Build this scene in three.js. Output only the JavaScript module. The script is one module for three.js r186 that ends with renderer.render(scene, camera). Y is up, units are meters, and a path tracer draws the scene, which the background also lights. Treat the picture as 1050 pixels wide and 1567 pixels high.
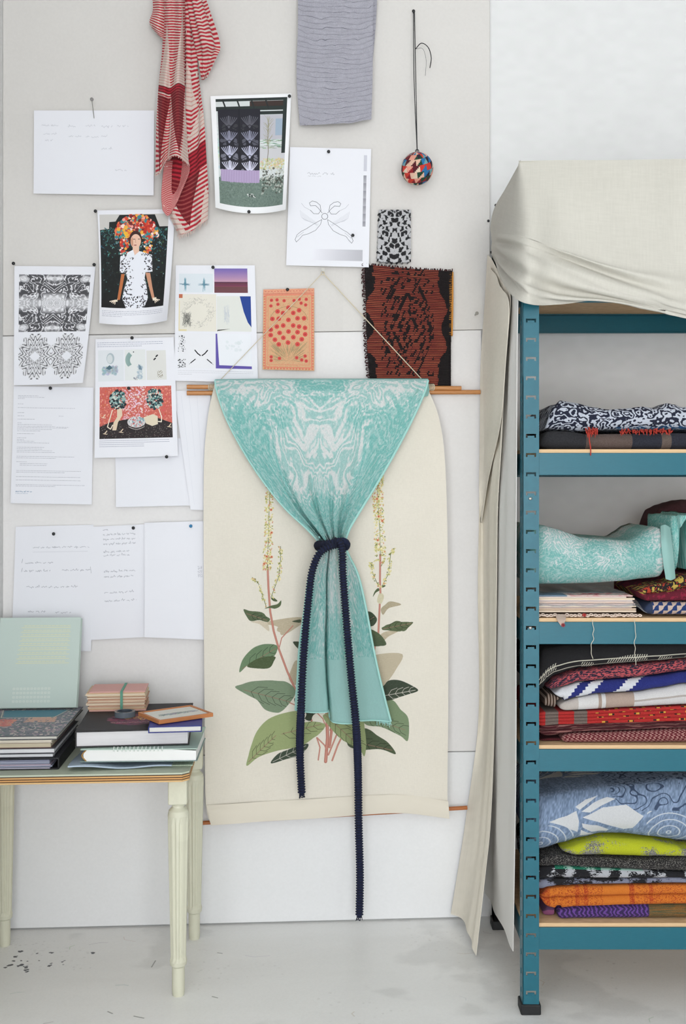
import * as THREE from 'three';
import { mergeGeometries } from 'three/addons/utils/BufferGeometryUtils.js';
import { RoundedBoxGeometry } from 'three/addons/geometries/RoundedBoxGeometry.js';
import { RectAreaLightUniformsLib } from 'three/addons/lights/RectAreaLightUniformsLib.js';

// ---------------------------------------------------------------- camera, sky, lights, exposure
const W = 1050, H = 1567, F = 1600, CX = 525, HORIZON = 745, EYE = 1.086, YAW = THREE.MathUtils.degToRad(3.5), DIST = 2.61;
const scene = new THREE.Scene();
const camera = new THREE.PerspectiveCamera(THREE.MathUtils.radToDeg(2 * Math.atan(H / 2 / F)), W / H, 0.05, 60);
camera.position.set(-DIST * Math.sin(YAW), EYE, DIST * Math.cos(YAW));
camera.rotation.y = -YAW;
camera.setViewOffset(W, H, 0, H / 2 - HORIZON, W, H);
scene.background = new THREE.Color(0.82, 0.92, 1.0);
scene.backgroundIntensity = 0.9;
RectAreaLightUniformsLib.init();
const daylight = (name, w, h, intensity, pos, look) => {
  const l = new THREE.RectAreaLight(new THREE.Color(0.985, 0.99, 1.0), intensity, w, h);
  l.name = name; l.position.set(...pos); l.lookAt(...look); l.castShadow = true; scene.add(l);
};
// daylight comes through two studio windows: a tall one behind the viewer and one in the left wall
daylight('window_daylight', 2.0, 2.1, 6.2, [0.22, 1.1, 5.15], [0.22, 1.1, 0]);
daylight('side_window_daylight', 2.0, 1.8, 3.0, [-0.79, 1.3, 2.9], [1, 1.3, 2.9]);
const renderer = new THREE.WebGLRenderer({ antialias: true });
renderer.toneMapping = THREE.LinearToneMapping;
renderer.toneMappingExposure = 1.0;
renderer.shadowMap.enabled = true;

// ---------------------------------------------------------------- helpers
const V = (x, y, z) => new THREE.Vector3(x, y, z);
const sinY = Math.sin(YAW), cosY = Math.cos(YAW), CAM = camera.position;
const ray = (px, py) => { const u = (px - CX) / F, w = (py - HORIZON) / F; return V(sinY + cosY * u, -w, -cosY + sinY * u); };
const P = (px, py, z = 0) => { const d = ray(px, py), t = (z - CAM.z) / d.z; return V(CAM.x + d.x * t, CAM.y + d.y * t, z); };   // on a plane parallel to the wall
const T = (px, py, y = 0) => { const d = ray(px, py), t = (y - CAM.y) / d.y; return V(CAM.x + d.x * t, y, CAM.z + d.z * t); };   // on a level plane
const rng = (seed) => () => { seed = (seed + 0x6d2b79f5) | 0; let t = Math.imul(seed ^ (seed >>> 15), 1 | seed); t = (t + Math.imul(t ^ (t >>> 7), 61 | t)) ^ t; return ((t ^ (t >>> 14)) >>> 0) / 4294967296; };
const hash = (x, y) => { let h = Math.imul(x, 374761393) + Math.imul(y, 668265263); h = Math.imul(h ^ (h >>> 13), 1274126177); return ((h ^ (h >>> 16)) >>> 0) / 4294967296; };
const noise = (x, y) => { const ix = Math.floor(x), iy = Math.floor(y), fx = x - ix, fy = y - iy, s = fx * fx * (3 - 2 * fx), t = fy * fy * (3 - 2 * fy), a = hash(ix, iy), b = hash(ix + 1, iy), c = hash(ix, iy + 1), d = hash(ix + 1, iy + 1); return a + (b - a) * s + (c - a) * t + (a - b - c + d) * s * t; };
const fbm = (x, y, n = 4) => { let s = 0, a = 0.5, m = 0; for (let i = 0; i < n; i++) { s += a * noise(x, y); m += a; x = x * 2.03 + 17.1; y = y * 2.03 + 5.3; a *= 0.5; } return s / m; };
const clamp = (x, a = 0, b = 1) => Math.min(b, Math.max(a, x));
const smooth = (a, b, x) => { const t = clamp((x - a) / (b - a)); return t * t * (3 - 2 * t); };
const lerp = (a, b, t) => a + (b - a) * t;
const mixc = (a, b, t) => [lerp(a[0], b[0], t), lerp(a[1], b[1], t), lerp(a[2], b[2], t)];
const rgb = (c) => `rgb(${c.map((x) => Math.round(x)).join(',')})`;
const used = {};
const numbered = (n) => { if (used[n] === undefined) { used[n] = 0; return n; } used[n]++; return n + '_' + String(used[n]).padStart(3, '0'); };
const shade = (o) => { o.castShadow = o.receiveShadow = true; return o; };
function tag(o, label, category, group, kind) { if (label) o.userData.label = label; if (category) o.userData.category = category; if (group) o.userData.group = group; if (kind) o.userData.kind = kind; return o; }
function thing(name, label, category, group) { const g = new THREE.Group(); g.name = numbered(name); scene.add(g); return tag(g, label, category, group); }
function part(name, geo, material, parent, label) { const m = shade(new THREE.Mesh(Array.isArray(geo) ? mergeGeometries(geo.map((g) => (g.index ? g.toNonIndexed() : g))) : geo, material)); m.name = name; parent.add(m); if (label) m.userData.label = label; return m; }
function single(name, geo, material, label, category, group, kind) { const m = shade(new THREE.Mesh(geo, material)); m.name = numbered(name); scene.add(m); return tag(m, label, category, group, kind); }
function structure(name, geo, material) { return single(name, geo, material, null, null, null, 'structure'); }
// moves a thing's parts so that its origin sits at its base
function rebase(o) {
  const b = new THREE.Box3().setFromObject(o), c = V((b.min.x + b.max.x) / 2, b.min.y, (b.min.z + b.max.z) / 2);
  if (o.isMesh) o.geometry.translate(-c.x, -c.y, -c.z);
  for (const k of o.children) k.position.sub(c);
  o.position.add(c); return o;
}
// the racking stands square to the viewer, turned a little from the wall: its own frame has x along its front and z out of it
const ZSHIFT = 0.023, P2 = (px, py, z) => { const t = DIST + ZSHIFT - z; return V((t * (px - CX)) / F, EYE - (t * (py - HORIZON)) / F, z); };
function settle(o) { rebase(o); o.position.z -= ZSHIFT; o.position.applyAxisAngle(V(0, 1, 0), -YAW); o.rotation.y = -YAW; return o; }
const box = (w, h, d, x = 0, y = 0, z = 0) => new THREE.BoxGeometry(w, h, d).translate(x, y, z);
const rbox = (w, h, d, r, x = 0, y = 0, z = 0) => new RoundedBoxGeometry(w, h, d, 2, r).translate(x, y, z);
function canvas(w, h, draw) { const c = document.createElement('canvas'); c.width = w; c.height = h; const g = c.getContext('2d'); draw(g, w, h); return c; }
function finish(t, color = true) { if (color) t.colorSpace = THREE.SRGBColorSpace; t.magFilter = THREE.LinearFilter; t.wrapS = t.wrapT = THREE.RepeatWrapping; return t; }
const tex = (w, h, draw) => finish(new THREE.CanvasTexture(canvas(w, h, draw)));
// colour of every texel from a function of (u, v), v down the cloth
function field(w, h, fn, color = true) {
  const d = new Uint8Array(w * h * 4);
  for (let y = 0; y < h; y++) for (let x = 0; x < w; x++) { const c = fn((x + 0.5) / w, (y + 0.5) / h, x, y), o = ((h - 1 - y) * w + x) * 4; d[o] = clamp(c[0], 0, 255); d[o + 1] = clamp(c[1], 0, 255); d[o + 2] = clamp(c[2], 0, 255); d[o + 3] = 255; }
  const t = new THREE.DataTexture(d, w, h); t.needsUpdate = true; return finish(t, color);
}
const std = (o) => new THREE.MeshStandardMaterial({ roughness: 0.9, ...o });
const repeated = (t, x, y) => { const c = t.clone(); c.repeat.set(x, y); c.needsUpdate = true; return c; };
// weave and rib relief shared by the cloths
const weave = field(128, 128, (u, v) => { const a = Math.sin(u * Math.PI * 64), b = Math.sin(v * Math.PI * 64), k = 127 + 60 * (Math.sign(a * b) * Math.abs(a * b)) + 40 * (noise(u * 60, v * 60) - 0.5); return [k, k, k]; }, false);
const pile = field(256, 256, (u, v) => { const k = 255 * fbm(u * 70, v * 70, 3); return [k, k, k]; }, false);
const fabric = (o, rx = 6, ry = 6, depth = 0.0006, relief = weave) => std({ roughness: 0.95, bumpMap: repeated(relief, rx, ry), bumpScale: depth, ...o });

const cr = (p, t) => {   // Catmull-Rom through a list of vectors, t from 0 to 1
  const n = p.length - 1; if (n === 0) return p[0].clone();
  const s = clamp(t) * n, i = Math.min(n - 1, Math.floor(s)), f = s - i, b = p[i], c = p[i + 1], a = i > 0 ? p[i - 1] : b.clone().multiplyScalar(2).sub(c), d = i + 2 <= n ? p[i + 2] : c.clone().multiplyScalar(2).sub(b);
  const h = (k) => 0.5 * (2 * b[k] + (c[k] - a[k]) * f + (2 * a[k] - 5 * b[k] + 4 * c[k] - d[k]) * f * f + (3 * b[k] - a[k] - 3 * c[k] + d[k]) * f * f * f);
  return V(h('x'), h('y'), h('z'));
};
// a sheet with thickness from an evaluator (u, v) -> Vector3; v runs down, uv.y is 1 at the top
function sheetGeo(at, nu, nv, thick = 0.0012, relief = null) {
  const g = [], uv = [];
  for (let j = 0; j <= nv; j++) for (let i = 0; i <= nu; i++) { g.push(at(i / nu, j / nv)); uv.push(i / nu, 1 - j / nv); }
  const id = (i, j) => j * (nu + 1) + i, normals = () => g.map((_, k) => { const i = k % (nu + 1), j = (k - i) / (nu + 1), du = g[id(Math.min(nu, i + 1), j)].clone().sub(g[id(Math.max(0, i - 1), j)]), dv = g[id(i, Math.max(0, j - 1))].clone().sub(g[id(i, Math.min(nv, j + 1))]); return du.cross(dv).normalize(); });
  let n = normals();
  if (relief) { g.forEach((p, k) => { const i = k % (nu + 1), j = (k - i) / (nu + 1); p.addScaledVector(n[k], relief(i / nu, j / nv)); }); n = normals(); }
  const N = g.length, pos = [], nor = [], uvs = [], idx = [], put = (p, m, a, b) => { pos.push(p.x, p.y, p.z); nor.push(m.x, m.y, m.z); uvs.push(a, b); return pos.length / 3 - 1; };
  const back = g.map((p, k) => p.clone().addScaledVector(n[k], -thick));
  for (let k = 0; k < N; k++) put(g[k], n[k], uv[2 * k], uv[2 * k + 1]);
  for (let k = 0; k < N; k++) put(back[k], n[k].clone().negate(), uv[2 * k], uv[2 * k + 1]);
  for (let j = 0; j < nv; j++) for (let i = 0; i < nu; i++) { const a = id(i, j), b = id(i + 1, j), c = id(i, j + 1), d = id(i + 1, j + 1); idx.push(a, c, b, b, c, d, N + a, N + b, N + c, N + b, N + d, N + c); }
  const rim = []; for (let i = 0; i < nu; i++) rim.push(id(i, 0)); for (let j = 0; j < nv; j++) rim.push(id(nu, j)); for (let i = nu; i > 0; i--) rim.push(id(i, nv)); for (let j = nv; j > 0; j--) rim.push(id(0, j));
  for (let k = 0; k < rim.length; k++) {
    const a = rim[k], b = rim[(k + 1) % rim.length], e = n[a].clone().cross(g[b].clone().sub(g[a])).normalize();
    const q = [put(g[a], e, uv[2 * a], uv[2 * a + 1]), put(g[b], e, uv[2 * b], uv[2 * b + 1]), put(back[a], e, uv[2 * a], uv[2 * a + 1]), put(back[b], e, uv[2 * b], uv[2 * b + 1])];
    idx.push(q[0], q[1], q[2], q[1], q[3], q[2]);
  }
  const geo = new THREE.BufferGeometry();
  geo.setAttribute('position', new THREE.Float32BufferAttribute(pos, 3)); geo.setAttribute('normal', new THREE.Float32BufferAttribute(nor, 3)); geo.setAttribute('uv', new THREE.Float32BufferAttribute(uvs, 2)); geo.setIndex(idx);
  return geo;
}
// cloth through rows of control points [[Vector3, ...], ...], top row first
// even: step along the cloth by length, so that a print keeps its scale
function cloth(rows, nu, nv, thick, relief, even = true) {
  const at = (u, v) => cr(rows.map((r) => cr(r, u)), v); if (!even) return sheetGeo(at, nu, nv, thick, relief);
  const table = (f) => { const n = 120, acc = [0]; for (let i = 1; i <= n; i++) acc.push(acc[i - 1] + f((i - 1) / n).distanceTo(f(i / n))); return (t) => { const s = t * acc[n]; let i = 1; while (i < n && acc[i] < s) i++; return (i - 1 + (s - acc[i - 1]) / Math.max(1e-9, acc[i] - acc[i - 1])) / n; }; };
  const us = table((t) => at(t, 0.5)), vs = table((t) => at(0.5, t)); return sheetGeo((u, v) => at(us(u), vs(v)), nu, nv, thick, relief);
}
const rowsPx2 = (rows) => rows.map((r) => r.map(([x, y, z]) => P2(x, y, z)));
const rowsPx = (rows) => rows.map((r) => r.map(([x, y, z]) => P(x, y, z)));
// a sheet of paper from its four corner pixels (TL, TR, BR, BL) at height z off the wall, bent by curl(u, v)
function paperGeo(c, z, curl = () => 0, nu = 14, nv = 20, thick = 0.0004) {
  const [a, b, d, e] = c.map(([x, y]) => P(x, y, z));
  return sheetGeo((u, v) => { const p = a.clone().lerp(b, u).lerp(e.clone().lerp(d, u), v); p.z += curl(u, v); return p; }, nu, nv, thick);
}
const tube = (pts, r, seg = 40, rad = 8) => new THREE.TubeGeometry(new THREE.CatmullRomCurve3(pts), seg, r, rad, false);
// a round rod with closed ends between two points
function rod(a, b, r, rad = 12) { const l = a.distanceTo(b), g = new THREE.CylinderGeometry(r, r, l, rad, 1); g.rotateX(Math.PI / 2); const m = new THREE.Matrix4().lookAt(a, b, V(0, 1, 0.01)); g.applyMatrix4(m); const c = a.clone().lerp(b, 0.5); return g.translate(c.x, c.y, c.z); }

// illegible pen and print marks
function scribble(g, x, y, w, h, R, color = 'rgb(110,112,122)', lw = 1) {
  g.strokeStyle = color; g.lineWidth = lw; g.beginPath(); g.moveTo(x, y);
  let cx = x; while (cx < x + w) { const word = h * (1.5 + R() * 3), e = Math.min(x + w, cx + word); g.moveTo(cx, y); while (cx < e) { cx += h * 0.28; g.lineTo(cx, y + (R() - 0.6) * h * (R() < 0.15 ? 1.8 : 0.9)); } cx += h * 0.9; } g.stroke();
}
function printLine(g, x, y, w, R, color = 'rgb(140,142,150)', lw = 1.4) { g.strokeStyle = color; g.lineWidth = lw; g.beginPath(); let cx = x; while (cx < x + w) { const e = Math.min(x + w, cx + 6 + R() * 22); g.moveTo(cx, y); g.lineTo(e, y); cx = e + 4; } g.stroke(); }
const rounded = (pts, n = 5) => { const out = [], m = pts.length; for (let i = 0; i < m; i++) { const [a, b, c, d] = [pts[(i + m - 1) % m], pts[i], pts[(i + 1) % m], pts[(i + 2) % m]]; for (let k = 0; k < n; k++) { const f = k / n, h = (q) => 0.5 * (2 * b[q] + (c[q] - a[q]) * f + (2 * a[q] - 5 * b[q] + 4 * c[q] - d[q]) * f * f + (3 * b[q] - a[q] - 3 * c[q] + d[q]) * f * f * f); out.push([h(0), h(1)]); } } return out; };
const poly = (g, pts, fill) => { g.fillStyle = fill; g.beginPath(); pts.forEach(([x, y], i) => (i ? g.lineTo(x, y) : g.moveTo(x, y))); g.closePath(); g.fill(); };
const line = (g, pts, color, lw) => { g.strokeStyle = color; g.lineWidth = lw; g.lineCap = 'round'; g.lineJoin = 'round'; g.beginPath(); pts.forEach(([x, y], i) => (i ? g.lineTo(x, y) : g.moveTo(x, y))); g.stroke(); };
const dot = (g, x, y, r, c) => { g.fillStyle = c; g.beginPath(); g.arc(x, y, r, 0, 7); g.fill(); };

// ---------------------------------------------------------------- the room
const ROOM = { l: P(4, 1424, 0).x, r: 4.0, f: 5.2, top: 3.05 };
const plaster = field(512, 512, (u, v) => { const k = 226 + 8 * (fbm(u * 6, v * 6, 4) - 0.5) + 5 * (noise(u * 200, v * 200) - 0.5); return [k, k + 0.5, k]; });
const whitePaint = std({ map: plaster, roughness: 0.75, bumpMap: pile, bumpScale: 0.0006 });
const hole = (pts, x0, x1, y0, y1) => { const s = new THREE.Shape(pts.map(([x, y]) => new THREE.Vector2(x, y))), h = new THREE.Path(); h.moveTo(x0, y0); h.lineTo(x0, y1); h.lineTo(x1, y1); h.lineTo(x1, y0); h.closePath(); s.holes.push(h); return s; };

// floor of painted concrete: patchy wash, scuffs and chipped spots
const floorMap = tex(2048, 2048, (g, w, h) => {   // covers 2.4 m x 2.4 m, origin at the corner by the left wall
  const im = g.createImageData(w, h);
  for (let y = 0; y < h; y++) for (let x = 0; x < w; x++) {
    const u = x / w, v = y / h, big = fbm(u * 5 + 3, v * 5, 4) - 0.5, streak = fbm(u * 9, v * 42, 3) - 0.5, fine = noise(x * 0.45, y * 0.45) - 0.5, worn = smooth(0.62, 0.72, fbm(u * 11 + 40, v * 14 + 9, 5));
    const k = 240 + 16 * big + 7 * streak + 5 * fine - 14 * worn; const o = (y * w + x) * 4; im.data[o] = k; im.data[o + 1] = k + 0.5; im.data[o + 2] = k - 1.5; im.data[o + 3] = 255;
  }
  g.putImageData(im, 0, 0);
  const R = rng(5), at = (px, py) => { const p = T(px, py, 0); return [(p.x - ROOM.l) / 2.4 * w, p.z / 2.4 * h]; };
  for (let i = 0; i < 90; i++) { const [x, y] = [R() * w, R() * h * 0.6], a = R() * 6.3, l = 5 + R() * 26; line(g, [[x, y], [x + Math.cos(a) * l, y + Math.sin(a) * l * 0.6], [x + Math.cos(a + 0.3) * l * 1.6, y + Math.sin(a + 0.3) * l]], `rgba(${150 + R() * 40},${150 + R() * 40},${146 + R() * 40},0.45)`, 0.6 + R() * 1.4); }
  // scraped patch round the table legs and between the legs and the racking
  for (const [px, py, r, n] of [[45, 1452, 60, 60], [90, 1470, 70, 50], [660, 1440, 60, 60], [350, 1490, 90, 40], [780, 1480, 80, 40], [860, 1520, 90, 40], [900, 1480, 80, 30], [560, 1540, 90, 30]]) { const [cx, cy] = at(px, py); for (let i = 0; i < n; i++) { const a = R() * 6.3, d = Math.sqrt(R()) * r * 1.3, x = cx + Math.cos(a) * d, y = cy + Math.sin(a) * d * 0.6; { const k = 188 + R() * 40; dot(g, x, y, 0.6 + R() * 2.6, `rgba(${k},${k},${k - 3},0.3)`); }; } }
  for (const [px, py, r] of [[31, 1456, 4], [24, 1464, 4], [20, 1471, 3], [15, 1477, 5], [8, 1481, 3], [32, 1477, 5], [38, 1480, 5], [40, 1484, 4], [41, 1487, 3], [28, 1478, 3], [33, 1470, 2], [42, 1471, 2], [57, 1459, 2], [78, 1458, 3], [80, 1458, 2], [77, 1477, 3], [78, 1474, 2], [76, 1478, 3], [95, 1472, 2], [99, 1470, 2], [143, 1458, 4], [97, 1476, 1.5], [60, 1470, 1.5]]) { const [x, y] = at(px, py); for (let i = 0; i < 5; i++) dot(g, x + (R() - 0.5) * r * 1.6, y + (R() - 0.5) * r * 1.6, r * (0.3 + R() * 0.5), 'rgb(52,54,58)'); }
  for (const [a, b] of [[[205, 1555], [220, 1558]], [[325, 1525], [333, 1527]], [[165, 1548], [172, 1551]], [[232, 1480], [238, 1470]], [[333, 1458], [340, 1459]]]) line(g, [at(...a), at(...b)], 'rgb(140,140,136)', 2.2);
});
const floorMat = new THREE.MeshPhysicalMaterial({ map: floorMap, roughness: 0.42, clearcoat: 0.35, clearcoatRoughness: 0.35, bumpMap: pile, bumpScale: 0.0008 });
{
  const g = new THREE.PlaneGeometry(1, 1, 1, 1), wdt = ROOM.r - ROOM.l + 0.3, dep = ROOM.f + 0.5;
  const b = box(wdt, 0.12, dep, 0, -0.06, 0), x0 = ROOM.l - 0.15, z0 = -0.2; b.translate(x0 + wdt / 2, 0, z0 + dep / 2);
  const p = b.attributes.position, uv = b.attributes.uv; for (let i = 0; i < p.count; i++) uv.setXY(i, (p.getX(i) - ROOM.l) / 2.4, 1 - p.getZ(i) / 2.4);
  structure('floor', b, floorMat); g.dispose();
}
// back wall: plaster with three pinboard panels in front of it
{
  const wall = new THREE.Group(); wall.name = 'wall_back'; wall.userData.kind = 'structure'; scene.add(wall);
  part('plaster', box(ROOM.r - ROOM.l + 0.3, ROOM.top, 0.15, (ROOM.l + ROOM.r) / 2, ROOM.top / 2, -0.087), whitePaint, wall);
  const board = (c, s) => std({ map: field(512, 512, (u, v) => { const k = 7 * (fbm(u * 4 + s, v * 4, 4) - 0.5) + 3 * (noise(u * 256, v * 256) - 0.5); return [c[0] + k, c[1] + k, c[2] + k]; }), roughness: 0.85, bumpMap: pile, bumpScale: 0.0004 });
  const panel = (pts, m) => { const s = new THREE.Shape(pts.map((p) => new THREE.Vector2(p.x, p.y))); const g = new THREE.ExtrudeGeometry(s, { depth: 0.0095, bevelEnabled: true, bevelThickness: 0.0015, bevelSize: 0.0012, bevelOffset: -0.0012, bevelSegments: 1 }); g.translate(0, 0, -0.011); part('panel', g, m, wall); };
  const L = ROOM.l, s0 = P(14, 514), s1 = P(737, 504.5), t0 = P(14, 1160), t1 = P(735, 1150), e = 0.0009, edge = P(750, 300).x, lower = P(737, 800).x;
  panel([V(L, s0.y + e, 0), V(edge, s1.y + e, 0), V(edge, ROOM.top, 0), V(L, ROOM.top, 0)], board([219, 216, 212], 1));
  panel([V(L, t0.y + e, 0), V(lower, t1.y + e, 0), V(lower, s1.y - e, 0), V(L, s0.y - e, 0)], board([234, 232, 231], 9));
  panel([V(L, 0.004, 0), V(lower, 0.004, 0), V(lower, t1.y - e, 0), V(L, t0.y - e, 0)], board([235, 236, 237], 21));
}
structure('wall_left', new THREE.ExtrudeGeometry(hole([[-0.2, 0], [ROOM.f + 0.2, 0], [ROOM.f + 0.2, ROOM.top], [-0.2, ROOM.top]], 1.85, 3.95, 0.35, 2.25), { depth: 0.15, bevelEnabled: false }).rotateY(-Math.PI / 2).translate(ROOM.l, 0, 0), whitePaint);
structure('wall_right', box(0.15, ROOM.top, ROOM.f + 0.4, ROOM.r + 0.075, ROOM.top / 2, ROOM.f / 2), whitePaint);
structure('wall_front', new THREE.ExtrudeGeometry(hole([[ROOM.l, 0], [ROOM.r, 0], [ROOM.r, ROOM.top], [ROOM.l, ROOM.top]], -0.79, 1.25, 0.02, 2.18), { depth: 0.15, bevelEnabled: false }).translate(0, 0, ROOM.f), whitePaint);
structure('ceiling', box(ROOM.r - ROOM.l + 0.3, 0.15, ROOM.f + 0.4, (ROOM.l + ROOM.r) / 2, ROOM.top + 0.075, ROOM.f / 2), whitePaint);
const glass = new THREE.MeshPhysicalMaterial({ transmission: 1, roughness: 0.02, thickness: 0, ior: 1.5 }), sash = std({ color: 0xe9e9e6, roughness: 0.6 });
function windowFrame(name, w, h) {
  const g = new THREE.Group(); g.name = name; g.userData.kind = 'structure'; scene.add(g);
  for (const s of [-1, 1]) { part('frame_stile', box(0.05, h, 0.06, s * (w / 2 - 0.025), 0, 0), sash, g); part('frame_rail', box(w - 0.1, 0.05, 0.06, 0, s * (h / 2 - 0.025), 0), sash, g); }
  for (const s of [-1, 1]) part('pane', box(w / 2 - 0.065, h - 0.1, 0.004, s * (w / 4 - 0.0125), 0, 0), glass, g);
  part('mullion', box(0.03, h - 0.1, 0.05), sash, g); return g;
}
windowFrame('window_1', 2.04, 2.16).position.set(0.23, 1.1, ROOM.f + 0.075);
{ const s = windowFrame('window_2', 2.1, 1.9); s.rotation.y = Math.PI / 2; s.position.set(ROOM.l - 0.075, 1.3, 2.9); }
// ---------------------------------------------------------------- papers pinned to the wall
const PAPER = 'rgb(236,237,243)';
const paperMat = (w, h, draw, base = PAPER) => std({ roughness: 0.8, map: tex(w, h, (g) => { g.fillStyle = base; g.fillRect(0, 0, w, h); draw(g, w, h); }) });
const paper = (name, label, category, geo, m) => rebase(single(name, geo, m, label, category, category === 'paper' ? 'papers pinned on the wall' : undefined));
const lift = (k, e = 2) => (u, v) => k * Math.pow(v, e);

// landscape sheet with pencil notes
paper('note_sheet', 'blank landscape paper sheet with faint pencil notes, held by a long needle', 'paper', paperGeo([[52, 169], [236, 169], [236, 301], [52, 297]], 0.004, (u, v) => 0.012 * v * v * (0.4 + 0.6 * u)), paperMat(768, 552, (g) => {
  const R = rng(3), c = 'rgb(196,198,206)';
  for (const [x, y, w] of [[50, 100, 110], [215, 105, 50], [330, 100, 60], [430, 105, 70], [530, 102, 70], [60, 155, 90], [220, 170, 80], [330, 175, 80], [430, 170, 40], [70, 200, 50], [430, 250, 70], [520, 390, 70]]) scribble(g, x, y, w, 12, R, c, 2);
}));
// print: long patterned hanging photographed on a veranda
paper('photo_print', 'curled photo print of a dark fan-patterned textile hanging on a veranda', 'photo print', paperGeo([[322, 147], [446, 143], [437, 330], [332, 327]], 0.006, (u, v) => 0.045 * Math.pow(v, 2.2) * Math.pow(2 * u - 1, 2) + 0.012 * v, 24, 30), paperMat(620, 920, (g, w, h) => {
  const R = rng(8), q = (x, y) => [(x - 0) * 1, y];
  g.save(); g.beginPath(); g.rect(38, 26, 552, 846); g.clip();
  g.fillStyle = 'rgb(214,220,220)'; g.fillRect(0, 0, w, h);
  for (let i = 0; i < 90; i++) dot(g, 40 + R() * 70, 80 + R() * 500, 3 + R() * 14, `rgba(${150 + R() * 70},${170 + R() * 60},${170 + R() * 50},0.5)`);
  g.fillStyle = 'rgb(190,190,198)'; g.fillRect(380, 160, 210, 190); g.fillStyle = 'rgb(160,178,196)'; g.fillRect(505, 190, 75, 130); g.fillStyle = 'rgb(206,206,210)'; g.fillRect(380, 400, 210, 120);
  for (let i = 0; i < 60; i++) { g.fillStyle = `rgba(${70 + R() * 60},${105 + R() * 60},${80 + R() * 40},0.7)`; g.fillRect(380 + R() * 190, 350 + R() * 70, 30, 3); }
  for (let i = 0; i < 260; i++) dot(g, 380 + R() * 210, 500 + R() * 80, 2 + R() * 6, `rgba(${170 + R() * 60},${175 + R() * 40},${120 + R() * 60},0.7)`);
  line(g, [[448, 220], [446, 340], [452, 440], [446, 520]], 'rgb(120,112,90)', 5); for (let i = 0; i < 60; i++) { const x = 446, y = 200 + R() * 200; line(g, [[x, y], [x + (R() - 0.5) * 90, y - 20 - R() * 40]], 'rgba(150,146,110,0.8)', 1.6); }
  g.fillStyle = 'rgb(112,130,122)'; g.fillRect(38, 660, 552, 220); for (let i = 0; i < 2600; i++) { const x = 40 + R() * 550, y = 640 + R() * 235, k = (R() - 0.5) * 44; dot(g, x, y, 1.5 + R() * 5, `rgba(${Math.round(112 + k)},${Math.round(130 + k)},${Math.round(120 + k)},0.6)`); }
  for (let i = 0; i < 240; i++) { const x = 400 + R() * 190, y = 560 + R() * 160 + (R() * 60); { const k = R() < 0.5 ? 60 + R() * 30 : 170 + R() * 40; dot(g, x, y, 2 + R() * 8, `rgba(${k},${k + 4},${k - 4},0.75)`); } }
  for (let i = 0; i < 26; i++) dot(g, 280 + R() * 70, 770 + R() * 30, 2 + R() * 5, R() < 0.5 ? 'rgb(210,212,210)' : 'rgb(50,56,56)');
  g.fillStyle = 'rgb(40,50,48)'; g.fillRect(38, 26, 552, 22); g.fillRect(38, 88, 552, 34); g.fillRect(380, 130, 210, 26); g.fillStyle = 'rgb(60,46,42)'; g.fillRect(300, 50, 290, 40); g.fillStyle = 'rgb(40,50,48)';
  for (const x of [90, 200, 310, 420]) line(g, [[x, 30], [x + 26, 110]], 'rgb(36,44,44)', 12); g.fillRect(560, 40, 30, 420);
  g.fillStyle = 'rgb(34,34,44)'; g.fillRect(50, 110, 332, 480);
  for (let c = 0; c < 2; c++) for (let r = 0; r < 4; r++) {
    const cx = 134 + c * 165, cy = 212 + r * 118, t = [[92, 92, 102], [138, 140, 160], [190, 192, 214], [214, 214, 234]][r], hue = rgb(t);
    for (let k = -4; k <= 4; k++) { g.strokeStyle = hue; g.lineWidth = k ? 6 : 14; g.beginPath(); g.moveTo(cx, cy + 40); g.quadraticCurveTo(cx + k * 12, cy - 6, cx + k * 16, cy - 46 + Math.abs(k) * 3); g.stroke(); }
    for (const s of [-1, 1]) for (let k = 0; k < 8; k++) dot(g, cx + s * (30 + R() * 34), cy + 20 + R() * 42, 6 + R() * 9, `rgba(${t.map((x) => Math.round(x * 0.62)).join(',')},0.9)`);
    line(g, [[cx - 76, cy + 60], [cx, cy + 22], [cx + 76, cy + 60]], 'rgb(30,30,40)', 5); line(g, [[cx - 76, cy + 68], [cx + 76, cy + 68]], 'rgb(30,30,40)', 8);
  }
  g.fillStyle = 'rgb(26,26,34)'; g.fillRect(212, 110, 8, 480);
  g.fillStyle = 'rgb(178,160,196)'; g.fillRect(56, 588, 326, 96); for (let i = 0; i < 46; i++) { g.fillStyle = i % 2 ? 'rgb(196,180,212)' : 'rgb(158,138,178)'; g.fillRect(58 + i * 7, 594, 4, 82 + R() * 14); }
  g.restore();
}, 'rgb(245,246,248)'));
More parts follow.
